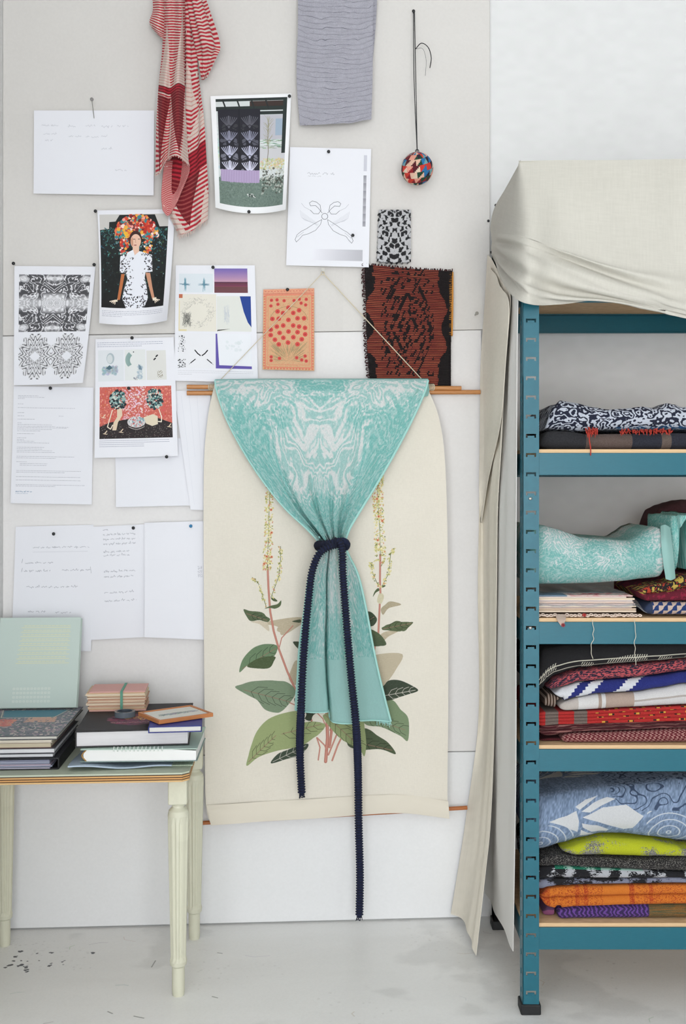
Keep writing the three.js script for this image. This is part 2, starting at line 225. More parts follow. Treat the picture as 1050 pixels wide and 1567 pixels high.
// drawing of two swans
paper('drawing_sheet', 'white sheet with a pencil drawing of two mirrored swans', 'paper', paperGeo([[444, 225], [568, 228], [564, 410], [438, 406]], 0.008, (u, v) => 0.008 * u * v), paperMat(760, 1110, (g) => {
  const R = rng(4), c = 'rgb(60,62,72)', X = (x) => (x - 360) * 2.18, Y = (y) => (y - 590) * 2.28;   // traced in the sheet's own grid
  scribble(g, 170, 245, 250, 26, R, 'rgb(150,152,160)', 2.5); scribble(g, 175, 268, 120, 10, R, 'rgb(190,192,198)', 2);
  const swan = (m) => { const q = (pts, lw = 3.4, col = c) => line(g, pts.map(([x, y]) => [m ? 2 * X(517) - X(x) : X(x), Y(y)]), col, lw);
    q([[505, 858], [490, 840], [476, 828], [455, 830], [450, 818], [462, 810], [480, 814], [496, 826], [500, 848], [490, 862], [470, 862], [455, 848]]);
    q([[505, 885], [500, 905], [480, 930], [450, 945], [425, 952], [412, 968], [400, 980], [394, 970], [402, 950], [420, 935], [440, 925], [470, 905], [505, 885]], 3);
    q([[455, 848], [430, 836], [416, 820]], 2, 'rgb(150,152,160)'); for (let k = 0; k < 12; k++) q([[412 + k * 6, 850 + k * 4], [418 + k * 6, 878 + k * 3], [436 + k * 5, 892 + k]], 1.6, 'rgb(176,178,188)');
    q([[402, 960], [430, 938]], 1.6, 'rgb(120,122,130)'); };
  swan(0); swan(1); g.strokeStyle = c; g.lineWidth = 4; g.beginPath(); g.arc(X(517), Y(872), 28, 0, 7); g.stroke();
  for (let i = 0; i < 60; i++) { g.fillStyle = `rgb(${150 + (i % 9) * 4},${150 + (i % 9) * 4},${158 + (i % 9) * 4})`; g.fillRect(694, 250 + i * 8, 28, 8); }
  g.fillStyle = 'rgb(205,206,216)'; g.fillRect(694, 60, 30, 150);
  for (let i = 0; i < 100; i++) { const k = 236 - i * 0.5; g.fillStyle = rgb([k, k, k + 7]); g.fillRect(240 + i * 4.6, 950, 5, 105); }
}));
// fashion print
paper('photo_print', 'curled photo print of a person in a white flowered dress and flower headdress', 'photo print', paperGeo([[149, 322], [268, 320], [259, 496], [158, 500]], 0.009, (u, v) => 0.045 * Math.pow(v, 2.2) * Math.pow(2 * u - 1, 2) + 0.012 * v * v, 24, 30), paperMat(620, 930, (g, w, h) => {
  const R = rng(15), Z = (x) => (x - 60) * 0.676, Y = (y) => (y - 80) * 0.655;
  g.save(); g.beginPath(); g.rect(14, 34, 556, 762); g.clip(); g.fillStyle = 'rgb(206,204,200)'; g.fillRect(0, 0, w, h);
  poly(g, [[Z(80), Y(320)], [Z(190), Y(310)], [Z(195), Y(225)], [Z(270), Y(220)], [Z(320), Y(140)], [Z(740), Y(140)], [Z(800), Y(290)], [Z(920), Y(290)], [Z(920), 900], [0, 900]].map(([x, y]) => [x, y]), 'rgb(26,32,32)');
  const leaf = ['rgb(58,120,118)', 'rgb(96,168,160)', 'rgb(40,88,92)', 'rgb(70,110,70)', 'rgb(150,190,190)', 'rgb(30,60,66)', 'rgb(44,110,140)'];
  for (let i = 0; i < 620; i++) { const x = 14 + R() * 550, y = 150 + R() * R() * 620; g.fillStyle = leaf[Math.floor(R() * 7)]; g.globalAlpha = 0.75; g.save(); g.translate(x, y); g.rotate(R() * 6); g.fillRect(0, 0, 5 + R() * 16, 3 + R() * 7); g.restore(); }
  g.globalAlpha = 1; for (let i = 0; i < 200; i++) dot(g, Z(120) + R() * 130, Y(640) + R() * 380, 4 + R() * 14, 'rgba(18,22,22,0.7)'); for (let i = 0; i < 160; i++) dot(g, Z(740) + R() * 110, Y(900) + R() * 240, 4 + R() * 14, 'rgba(18,22,22,0.75)');
  g.fillStyle = 'rgb(20,20,22)'; g.fillRect(14, Y(1190), 560, 130);
  const fl = ['rgb(214,78,52)', 'rgb(236,120,80)', 'rgb(196,54,48)', 'rgb(240,176,70)', 'rgb(244,160,150)', 'rgb(90,160,150)', 'rgb(250,220,210)', 'rgb(120,40,40)', 'rgb(60,130,140)'];
  for (let i = 0; i < 520; i++) { const a = Math.PI + R() * Math.PI, d = Math.sqrt(R()) * 175; dot(g, Z(520) + Math.cos(a) * d, Y(420) + Math.sin(a) * d * 1.08, 4 + R() * 13, fl[Math.floor(R() * fl.length)]); }
  for (let k = 0; k < 9; k++) for (let i = 0; i < 8; i++) dot(g, Z(640) + Math.cos(k) * i * 6, Y(290) + Math.sin(k) * i * 7, 9, k % 2 ? 'rgb(214,72,46)' : 'rgb(190,50,40)');
  for (let i = 0; i < 40; i++) dot(g, Z(380) + R() * 60, Y(340) + R() * 50, 5 + R() * 8, i % 2 ? 'rgb(240,186,60)' : 'rgb(230,110,60)');
  for (const s of [-1, 1]) for (let i = 0; i < 60; i++) dot(g, Z(520) + s * (62 + R() * 70), Y(430) + R() * 130, 4 + R() * 9, fl[Math.floor(R() * fl.length)]);
  // the person: face, neck, dress, arms
  g.fillStyle = 'rgb(58,36,32)'; g.beginPath(); g.ellipse(Z(510), Y(440), 52, 66, 0, 0, 7); g.fill(); g.fillStyle = 'rgb(236,196,172)'; g.beginPath(); g.ellipse(Z(512), Y(468), 43, 58, 0, 0, 7); g.fill(); g.fillRect(Z(475), Y(530), 54, 70);
  poly(g, [[Z(450), Y(450)], [Z(476), Y(412)], [Z(482), Y(530)], [Z(462), Y(515)]], 'rgb(206,150,122)');
  for (const x of [480, 540]) { g.fillStyle = 'rgb(60,40,40)'; g.fillRect(Z(x), Y(438), 16, 5); } g.fillStyle = 'rgb(150,54,60)'; g.fillRect(Z(492), Y(510), 20, 7); line(g, [[Z(512), Y(440)], [Z(508), Y(480)], [Z(516), Y(485)]], 'rgb(196,140,118)', 3);
  const dress = [[420, 600], [480, 570], [500, 640], [560, 590], [620, 610], [715, 640], [730, 850], [640, 855], [630, 920], [660, 1040], [680, 1180], [630, 1300], [390, 1300], [340, 1180], [370, 1030], [410, 930], [385, 860], [310, 850], [320, 650]];
  poly(g, dress.map(([x, y]) => [Z(x), Y(y)]), 'rgb(236,238,246)');
  g.save(); g.beginPath(); dress.forEach(([x, y], i) => (i ? g.lineTo(Z(x), Y(y)) : g.moveTo(Z(x), Y(y)))); g.clip();
  for (let i = 0; i < 700; i++) { const x = 310 + R() * 420, y = 600 + R() * 700, edge = Math.abs(x - 520) / 150 + (y > 1150 ? 0.5 : 0); if (R() < clamp(edge - 0.25)) { g.fillStyle = R() < 0.75 ? 'rgb(44,42,46)' : 'rgb(120,118,128)'; g.save(); g.translate(Z(x), Y(y)); g.rotate(R() * 6); g.fillRect(-6, -4, 6 + R() * 12, 4 + R() * 7); g.restore(); } } g.restore();
  poly(g, [[330, 870], [372, 870], [345, 1020], [310, 1190], [275, 1195], [305, 1020]].map(([x, y]) => [Z(x), Y(y)]), 'rgb(190,112,66)');
  poly(g, [[640, 860], [700, 865], [735, 1040], [775, 1190], [740, 1195], [690, 1040]].map(([x, y]) => [Z(x), Y(y)]), 'rgb(206,150,120)');
  for (const [cx, s] of [[255, -1], [775, 1]]) { poly(g, [[cx + s * -30, 1180], [cx + 22, 1175], [cx + 25, 1215], [cx - 25, 1215]].map(([x, y]) => [Z(x), Y(y)]), 'rgb(240,226,206)'); for (let k = 0; k < 4; k++) line(g, [[Z(cx), Y(1195)], [Z(cx + s * (10 + k * 20)), Y(1245 - k * 10)]], 'rgb(240,226,206)', 7); }
  g.restore(); for (let k = 0; k < 4; k++) printLine(g, 20, 822 + k * 14, k === 3 ? 170 : 545, R, 'rgb(160,162,178)', 3);
}));
// kaleidoscopic black and white print
paper('pattern_print', 'print of mirrored black and white marbled swirls above two flower rosettes', 'print', paperGeo([[22, 407], [146, 408], [131, 588], [22, 590]], 0.006, (u, v) => 0.03 * Math.pow(v * u, 2) + 0.006 * v, 24, 30), std({ roughness: 0.8, map: field(720, 1080, (u, v) => {
  const W0 = [238, 239, 245];
  if (u > 0.06 && u < 0.95 && v > 0.07 && v < 0.555) {
    const x = Math.abs((u - 0.505) / 0.445), y = Math.abs((v - 0.3125) / 0.2425), a = fbm(x * 2.2 + 5, y * 2.2 + 2, 4), b = fbm(x * 3 + 30 + a * 2, y * 3 + a * 3, 3), d = Math.hypot(x * 0.9, y * 1.05);
    const l = Math.sin((d * 9 + b * 11) * 3.1), core = smooth(0.5, 0.25, d + (b - 0.5) * 0.5), arm = smooth(0.34, 0.12, y + (b - 0.5) * 0.3), dark = smooth(0.42, 0.6, a + 0.25 * d - 0.12) * (1 - Math.max(core, arm * 0.9));
    const k = lerp(216 + 20 * l, 66 + 60 * smooth(-0.2, 0.7, l) + 120 * smooth(0.7, 1, l), dark * 0.92); return [k, k, k + 4];
  }
  if (v > 0.57 && v < 0.955 && u > 0.06 && u < 0.95) {
    const c = u < 0.505 ? 0.285 : 0.725, x = Math.abs(u - c) / 0.22, y = Math.abs(v - 0.762) / 0.185, r = Math.hypot(x, y), th = Math.atan2(y, x);
    if (r < 1.02 + 0.07 * Math.cos(th * 14)) { if (x + y * 1.6 < 0.36) return W0; const s = Math.sin(r * 26 + 5 * Math.sin(th * 10) + 4 * fbm(x * 4, y * 4, 2)), k = s > 0.72 ? 104 : s > 0.45 ? 168 : 230, h2 = noise(u * 90, v * 130) > 0.74 ? 44 : 0; return [k - h2, k - h2, k - h2 + 4]; }
  }
  return W0;
}) }));
// sheet with six small pictures
paper('picture_sheet', 'white sheet with a grid of six small pictures, one a purple sunset', 'paper', paperGeo([[269, 406], [390, 406], [395, 586], [267, 583]], 0.005, lift(0.008)), paperMat(820, 1160, (g) => {
  const R = rng(24), X = (x) => (x - 75) * 1.56, Y = (y) => (y - 65) * 1.51, rect = (x0, y0, x1, y1, c) => { g.fillStyle = c; g.fillRect(X(x0), Y(y0), X(x1) - X(x0), Y(y1) - Y(y0)); };
  rect(98, 120, 322, 245, 'rgb(222,230,236)'); for (let i = 0; i < 60; i++) { const b = R() < 0.5 ? 138 : 262; line(g, [[X(b - 40 + R() * 60), Y(185 + R() * 12)], [X(b + R() * 40), Y(187 + R() * 12)]], 'rgba(90,130,150,0.5)', 3); line(g, [[X(b + (R() - 0.5) * 16), Y(145 + R() * 40)], [X(b + (R() - 0.5) * 16), Y(180 + R() * 60)]], 'rgba(90,140,160,0.45)', 3); }
  for (let i = 0; i < 60; i++) { const t = i / 59; rect(330, 86 + i * 1.6, 550, 89 + i * 1.6, rgb(mixc([120, 104, 178], [206, 160, 176], t))); } rect(330, 178, 550, 246, 'rgb(110,60,72)'); for (let i = 0; i < 30; i++) rect(330, 185 + R() * 58, 550, 187 + R() * 58, `rgba(${90 + R() * 60},${50 + R() * 30},${62 + R() * 30},0.5)`); rect(330, 174, 550, 182, 'rgb(84,44,70)');
  rect(98, 256, 342, 502, 'rgb(232,228,216)'); rect(98, 256, 122, 282, 'rgb(196,112,80)'); rect(98, 490, 150, 502, 'rgb(226,214,170)'); rect(98, 300, 104, 502, 'rgb(230,218,176)');
  for (let i = 0; i < 260; i++) { const a = R() * 6.3, d = 60 + R() * 42, x = 222 + Math.cos(a) * d * 1.05, y = 375 + Math.sin(a) * d; line(g, [[X(x), Y(y)], [X(x + (R() - 0.5) * 26), Y(y + (R() - 0.5) * 26)]], `rgba(130,128,122,0.55)`, 2); } for (let i = 0; i < 120; i++) line(g, [[X(120 + R() * 60), Y(370 + R() * 100)], [X(120 + R() * 60), Y(380 + R() * 100)]], 'rgba(90,90,86,0.5)', 2);
  rect(345, 268, 568, 500, 'rgb(226,228,222)'); poly(g, [[496, 268], [568, 268], [568, 472], [545, 440], [520, 370]].map(([x, y]) => [X(x), Y(y)]), 'rgb(34,66,146)'); for (let i = 0; i < 30; i++) line(g, [[X(390 + R() * 40), Y(310 + R() * 150)], [X(390 + R() * 40), Y(320 + R() * 150)]], 'rgba(190,196,206,0.8)', 2); poly(g, [[345, 500], [430, 484], [350, 490]].map(([x, y]) => [X(x), Y(y)]), 'rgb(70,66,58)');
  rect(98, 516, 334, 746, 'rgb(235,236,240)'); for (const y0 of [530, 690]) for (let i = 0; i < 70; i++) dot(g, X(98 + R() * 46), Y(y0 + R() * (y0 < 600 ? 110 : 56)), 2 + R() * 5, R() < 0.6 ? 'rgb(70,72,76)' : 'rgb(220,220,224)');
  for (const s of [-1, 1]) { const m = (x) => X(244 + s * x); line(g, [[m(6), Y(662)], [m(22), Y(650)], [m(40), Y(628)]], 'rgb(20,22,26)', 11); line(g, [[m(38), Y(688)], [m(66), Y(712)]], 'rgb(20,22,26)', 9); line(g, [[m(66), Y(712)], [m(76), Y(722)]], 'rgb(120,120,124)', 3); }
  rect(336, 516, 564, 746, 'rgb(98,84,168)'); poly(g, [[346, 516], [564, 516], [564, 728], [358, 724]].map(([x, y]) => [X(x), Y(y)]), 'rgb(236,239,244)'); for (let i = 0; i < 20; i++) dot(g, X(400 + R() * 110), Y(560 + R() * 70), 6 + R() * 14, 'rgba(220,226,230,0.6)');
  for (let k = 0; k < 3; k++) printLine(g, X(98), Y(764 + k * 12), k === 2 ? 140 : 740, R);
}));
// orange flowered card
paper('floral_card', 'terracotta card printed with an arch of red carnations', 'card', paperGeo([[403, 443], [481, 441], [481, 568], [402, 566]], 0.005, (u, v) => 0.008 * v), paperMat(640, 1040, (g) => {
  const R = rng(33), X = (x) => (x - 640) * 1.94, Y = (y) => (y - 215) * 1.96;
  g.fillStyle = 'rgb(226,160,130)'; g.fillRect(0, 0, 640, 90);
  for (let i = 0; i < 4200; i++) dot(g, R() * 640, R() * 1040, 1 + R() * 2.6, R() < 0.45 ? 'rgba(206,120,92,0.7)' : R() < 0.6 ? 'rgba(226,192,150,0.8)' : 'rgba(150,140,100,0.6)');
  g.strokeStyle = 'rgb(222,130,104)'; g.lineWidth = 12; g.strokeRect(34, 76, 572, 930); g.lineWidth = 5; g.strokeRect(62, 112, 516, 860); line(g, [[0, 60], [640, 60]], 'rgb(204,110,92)', 8);
  for (let i = 0; i < 26; i++) { dot(g, 17, 90 + i * 36, 10, 'rgb(214,112,92)'); dot(g, 622, 90 + i * 36, 10, 'rgb(214,112,92)'); } for (let i = 0; i < 16; i++) { dot(g, 30 + i * 39, 1022, 10, 'rgb(214,112,92)'); dot(g, 30 + i * 39, 28, 8, 'rgb(208,118,98)'); }
  for (let i = 0; i < 240; i++) { const s = R() < 0.5 ? -1 : 1, x = 805 + s * R() * 120, y = 560 + R() * 130; line(g, [[X(805), Y(690)], [X(x), Y(y)]].map(([a, b], k) => (k ? [a, b] : [lerp(X(805), X(x), 0.6), lerp(Y(690), Y(y), 0.6)])), 'rgba(110,120,80,0.55)', 2); }
  line(g, Array.from({ length: 20 }, (_, k) => [X(805 + 120 * Math.cos(Math.PI + (k / 19) * Math.PI)), Y(420 + 90 * Math.sin(Math.PI + (k / 19) * Math.PI))]), 'rgb(160,140,96)', 5);
  const fl = [[693, 288], [729, 286], [775, 292], [839, 292], [873, 284], [918, 286], [690, 325], [735, 315], [885, 310], [914, 322], [803, 338], [733, 362], [768, 373], [834, 373], [872, 356], [700, 411], [741, 410], [803, 418], [862, 408], [904, 408], [729, 462], [770, 455], [834, 455], [872, 462], [910, 470], [690, 482], [747, 503], [804, 494], [862, 498], [911, 512], [690, 518], [717, 548], [771, 535], [835, 531], [889, 544], [742, 578], [801, 566], [862, 576], [694, 661], [747, 670], [694, 685], [857, 664], [889, 678], [911, 652], [918, 684]];
  for (const [x, y] of fl) { const s = y < 335 || y > 640 ? 20 : 27; for (let k = 0; k < 9; k++) dot(g, X(x) + Math.cos(k * 0.7) * s * 0.7, Y(y) + Math.sin(k * 0.7) * s * 0.7, s * 0.42, 'rgb(208,76,70)'); dot(g, X(x), Y(y), s * 0.4, 'rgb(176,52,54)'); }
}, 'rgb(214,168,128)'));
// typed letter
paper('letter_sheet', 'typed letter page of grey text lines, pinned above the tall sheets of handwriting', 'paper', paperGeo([[21, 591], [143, 593], [141, 772], [17, 770]], 0.004, lift(0.006)), paperMat(700, 1000, (g) => {
  const R = rng(41); for (const [x, y, w] of [[40, 80, 180], [40, 92, 230], [40, 104, 60], [40, 150, 50], [40, 182, 500], [40, 225, 60], [40, 252, 56], [40, 280, 150], [40, 312, 40], [40, 326, 300], [40, 340, 330], [40, 352, 430], [40, 366, 300], [40, 380, 200], [40, 404, 150], [40, 440, 80], [40, 456, 60], [40, 468, 150], [40, 482, 280], [40, 520, 240], [40, 534, 220], [40, 548, 310], [40, 562, 330], [40, 598, 500], [40, 612, 340], [40, 645, 90], [70, 660, 240], [70, 674, 230], [40, 720, 560], [40, 734, 420], [40, 772, 560], [40, 800, 560], [40, 840, 600], [40, 852, 340], [400, 250, 40], [380, 345, 110]]) printLine(g, x, y, w, R, 'rgb(168,170,180)', 3); scribble(g, 40, 900, 140, 8, R, 'rgb(110,140,170)', 3); printLine(g, 40, 915, 110, R, 'rgb(150,170,190)', 3);
}));
// sheet with portraits and a red picture
paper('picture_sheet', 'white sheet with three pale sketches above a red tapestry picture', 'paper', paperGeo([[146, 519], [266, 516], [273, 698], [146, 701]], 0.01, (u, v) => 0.012 * v * v), paperMat(780, 1130, (g) => {
  const R = rng(52), X = (x) => (x - 38) * 0.835, Y = (y) => (y - 105) * 0.835, rect = (x0, y0, x1, y1, c) => { g.fillStyle = c; g.fillRect(X(x0), Y(y0), X(x1) - X(x0), Y(y1) - Y(y0)); };
  for (let k = 0; k < 3; k++) printLine(g, X(60), Y(150 + k * 22), k === 2 ? 440 : 650, R, 'rgb(150,154,176)', 4);
  rect(70, 235, 370, 590, 'rgb(226,230,234)'); g.fillStyle = 'rgb(176,190,196)'; g.beginPath(); g.ellipse(X(215), Y(330), 38, 52, 0, 0, 7); g.fill(); g.fillStyle = 'rgb(214,220,222)'; g.beginPath(); g.ellipse(X(208), Y(335), 28, 42, 0, 0, 7); g.fill(); for (let i = 0; i < 160; i++) dot(g, X(120 + R() * 180), Y(420 + R() * 90), 3 + R() * 12, `rgba(${120 + R() * 60},${146 + R() * 50},${156 + R() * 50},0.35)`); poly(g, [[160, 440], [205, 405], [240, 440], [200, 460]].map(([x, y]) => [X(x), Y(y)]), 'rgb(80,110,122)');
  rect(382, 235, 628, 585, 'rgb(228,231,230)'); for (let i = 0; i < 26; i++) { const a = 2.2 + i * 0.07; line(g, [[X(490 + Math.cos(a) * 95), Y(350 - Math.sin(a) * 100)], [X(500 + Math.cos(a) * 60), Y(355 - Math.sin(a) * 66)]], 'rgba(130,160,156,0.7)', 9); } for (let i = 0; i < 60; i++) dot(g, X(530 + R() * 60), Y(400 + R() * 170), 3 + R() * 10, 'rgba(160,180,196,0.4)'); dot(g, X(488), Y(262), 6, 'rgb(50,60,66)'); poly(g, [[545, 400], [575, 430], [585, 470], [545, 460]].map(([x, y]) => [X(x), Y(y)]), 'rgb(116,140,156)'); for (let i = 0; i < 20; i++) dot(g, X(485 + R() * 50), Y(545 + R() * 34), 3, 'rgb(110,116,136)');
  rect(640, 250, 870, 585, 'rgb(224,224,220)'); for (const [x, y] of [[770, 305], [745, 340]]) line(g, [[X(x), Y(y)], [X(x - 16), Y(y + 14)]], 'rgb(26,28,30)', 13); for (let i = 0; i < 60; i++) dot(g, X(765 + R() * 60), Y(480 + R() * 80), 3, 'rgba(130,122,100,0.7)');
  rect(90, 655, 920, 1245, 'rgb(206,104,94)'); g.save(); g.beginPath(); g.rect(X(90), Y(655), X(920) - X(90), Y(1245) - Y(655)); g.clip();
  for (let i = 0; i < 1500; i++) { const x = 90 + R() * 830, pale = Math.abs(x - 500) < 110 + R() * 60; dot(g, X(x), Y(655 + R() * 450), 2 + R() * 6, pale ? `rgba(236,${190 + R() * 40},${196 + R() * 40},0.8)` : R() < 0.6 ? `rgba(${190 + R() * 30},${74 + R() * 40},${62 + R() * 40},0.8)` : 'rgba(232,160,140,0.8)'); }
  poly(g, [[90, 1110], [200, 1060], [380, 1030], [520, 1010], [760, 1020], [920, 1080], [940, 1250], [90, 1250]].map(([x, y]) => [X(x), Y(y)]), 'rgb(42,36,38)'); for (let i = 0; i < 520; i++) dot(g, X(90 + R() * 830), Y(1080 + R() * 160), 1 + R() * 3, R() < 0.5 ? 'rgb(120,112,108)' : 'rgb(70,40,44)');
  for (const [cx, cy] of [[300, 810], [725, 800]]) { for (let i = 0; i < 200; i++) { const a = R() * 6.3, d = Math.sqrt(R()) * 95; dot(g, X(cx + Math.cos(a) * d), Y(cy + Math.sin(a) * d * 1.2), 5 + R() * 9, ['rgb(40,56,62)', 'rgb(60,110,112)', 'rgb(150,180,176)', 'rgb(30,40,46)', 'rgb(210,216,206)'][Math.floor(R() * 5)]); } }
  poly(g, [[290, 910], [345, 905], [350, 980], [300, 1060], [280, 1150], [235, 1150], [250, 1060], [290, 1000]].map(([x, y]) => [X(x), Y(y)]), 'rgb(226,206,180)'); line(g, [[235, 920], [200, 1040], [180, 1110], [215, 1135], [240, 1090]].map(([x, y]) => [X(x), Y(y)]), 'rgb(238,226,206)', 9);
  poly(g, [[590, 1010], [700, 975], [755, 1000], [755, 1090], [690, 1110], [620, 1080]].map(([x, y]) => [X(x), Y(y)]), 'rgb(226,214,190)'); line(g, [[770, 920], [800, 1010], [795, 1065], [760, 1060]].map(([x, y]) => [X(x), Y(y)]), 'rgb(238,230,212)', 9);
  g.fillStyle = 'rgb(206,204,206)'; g.beginPath(); g.ellipse(X(510), Y(1060), 86, 52, 0, 0, 7); g.fill(); for (let i = 0; i < 60; i++) dot(g, X(430 + R() * 160), Y(1010 + R() * 100), 3 + R() * 9, ['rgba(120,160,170,0.8)', 'rgba(230,230,228,0.8)', 'rgba(196,80,80,0.7)'][i % 3]); for (let k = 0; k < 3; k++) line(g, Array.from({ length: 10 }, (_, j) => [X(420 + j * 20), Y(1070 + k * 22 + 30 * Math.sin(j / 9 * 3.1))]), 'rgb(214,208,204)', 4);
  for (const [x, y] of [[130, 1000], [880, 1120], [330, 1170], [150, 1185]]) { line(g, [[X(x), Y(y)], [X(x + 24), Y(y - 30)]], 'rgb(232,214,186)', 8); line(g, [[X(x - 16), Y(y)], [X(x + 26), Y(y + 8)]], 'rgb(232,214,186)', 6); }
  g.restore(); for (let k = 0; k < 4; k++) printLine(g, X(90), Y(1268 + k * 22), k > 1 ? 420 : 660, R, 'rgb(168,170,188)', 4);
}));
// plain sheets and handwriting
paper('plain_sheet', 'blank white sheet peeking out below the sheet with the red tapestry picture', 'paper', paperGeo([[176, 672], [300, 670], [312, 773], [178, 776]], 0.003, lift(0.007)), paperMat(300, 260, () => {}));
paper('plain_sheet', 'narrow white sheet with faint ruled lines tucked behind the cream wall hanging', 'paper', paperGeo([[266, 598], [322, 597], [324, 781], [292, 780]], 0.0055, lift(0.006)), paperMat(320, 900, (g) => { for (const [x, y0, y1] of [[60, 40, 860], [130, 40, 500], [200, 30, 700]]) line(g, [[x, y0], [x + 6, y1]], 'rgb(222,224,232)', 3); }));
paper('handwritten_sheet', 'handwritten list sheet on the wall behind the standing mint book', 'paper', paperGeo([[24, 806], [143, 803], [140, 996], [18, 994]], 0.004, lift(0.006)), paperMat(760, 1220, (g) => {
  const R = rng(61), c = 'rgb(138,140,152)', X = (x) => (x - 60) * 2.05, Y = (y) => (y - 80) * 2.08; for (const [x, y, w] of [[145, 182, 265], [110, 255, 130], [105, 292, 125], [285, 290, 140], [120, 368, 250], [130, 485, 80], [260, 490, 70]]) scribble(g, X(x), Y(y), w * 2.05, 18, R, c, 2.4); line(g, [[X(145), Y(203)], [X(405), Y(203)]], 'rgb(190,192,200)', 2); for (const y of [245, 288]) line(g, [[X(95), Y(y + 8)], [X(98), Y(y - 10)]], c, 3); line(g, [[X(420), Y(275)], [X(424), Y(305)]], c, 2.5);
}));
paper('handwritten_sheet', 'white sheet with a narrow column of handwriting under a black pin', 'paper', paperGeo([[143, 806], [226, 802], [266, 972], [140, 979]], 0.0045, (u, v) => 0.004 * v * v), paperMat(760, 1080, (g) => {
  const R = rng(67), c = 'rgb(140,142,154)'; for (const [y, w] of [[40, 70], [85, 430], [130, 420], [175, 430], [250, 330], [285, 320], [440, 360], [490, 330], [640, 320], [720, 330]]) scribble(g, 130, y, w, 18, R, c, 2.6);
}));
paper('plain_sheet', 'large blank sheet held by a blue pin beside the cream wall hanging', 'paper', paperGeo([[221, 800], [322, 797], [324, 979], [222, 974]], 0.0085, (u, v) => 0.012 * v * v * (1 - 0.5 * u)), paperMat(640, 1180, (g) => { line(g, [[0, 380], [400, 390], [410, 800], [0, 790]], 'rgb(232,234,241)', 2); const R = rng(70); for (let k = 0; k < 3; k++) { g.save(); g.translate(520 + k * 16, 560); g.rotate(-Math.PI / 2); scribble(g, 0, 0, 110, 9, R, 'rgb(160,160,172)', 2); g.restore(); } }));

// ---------------------------------------------------------------- pins, nails
const pinBlack = std({ color: 0x17181b, roughness: 0.35 }), steel = std({ color: 0x9b9a94, roughness: 0.35, metalness: 0.9 }), pinBlue = std({ color: 0x2f7fae, roughness: 0.4 });
const pinHead = new THREE.SphereGeometry(0.0042, 12, 8).scale(1, 1, 0.7), pinShaft = new THREE.CylinderGeometry(0.0007, 0.0007, 0.014, 6).rotateX(Math.PI / 2).translate(0, 0, -0.007);
function pin(px, py, label, z = 0.014, m = pinBlack) { const t = thing('push_pin', label, 'pin', 'pins in the wall'); part('head', pinHead, m, t); part('shaft', pinShaft, steel, t); t.position.copy(P(px, py, z)); }
for (const [x, y, l, z] of [[146, 323, 'black pin at the upper corner of the flower headdress print'], [20.5, 403, 'black pin at the corner of the marbled swirl print beside the left wall'], [144, 405, 'black pin between the marbled swirl print and the flower headdress print'], [443, 147, 'black pin at the upper right corner of the veranda photo print'], [381, 324, 'black pin through the bottom border of the veranda photo print', 0.026], [503, 232, 'black pin at the top of the swan drawing'], [540, 360, 'black pin on the wing of the swan drawing', 0.02], [326, 409, 'black pin at the top of the six picture sheet'], [440, 443, 'black pin at the top of the terracotta card', 0.012], [202, 517, 'black pin above the three pale sketches'], [197, 594, 'black pin on the upper edge of the red tapestry picture', 0.021], [77, 594, 'black pin at the top of the typed letter'], [82, 817, 'black pin at the top of the handwritten list'], [204, 808, 'black pin at the top of the handwriting column'], [255, 699, 'small grey pin at the foot of the red tapestry sheet', 0.026]]) pin(x, y, l, z);
pin(292, 805, 'bright blue pin at the top of the large blank sheet', 0.015, pinBlue);
{ // long needle
  const t = thing('needle', 'long steel dressmaking needle stuck through the landscape note sheet', 'needle'), a = P(144, 181, 0.006), b = P(140.5, 152, 0.03);
  part('shaft', rod(a, b, 0.0009, 6), steel, t); part('head', new THREE.SphereGeometry(0.0045, 10, 8).translate(b.x, b.y, b.z), std({ color: 0x8d8a88, roughness: 0.3 }), t); rebase(t);
}
for (const [x, y, l] of [[494, 416, 'steel nail carrying the cord of the cream wall hanging'], [727, 482, 'steel screw in the wall beside the black and red rug']]) {
  const t = thing('nail', l, 'nail'), p = P(x, y, 0.0);
  part('shank', new THREE.CylinderGeometry(0.0016, 0.0016, 0.026, 8).rotateX(Math.PI / 2).translate(p.x, p.y, 0.012), steel, t); part('head', new THREE.CylinderGeometry(0.0045, 0.0045, 0.002, 12).rotateX(Math.PI / 2).translate(p.x, p.y, 0.026), steel, t); rebase(t);
}

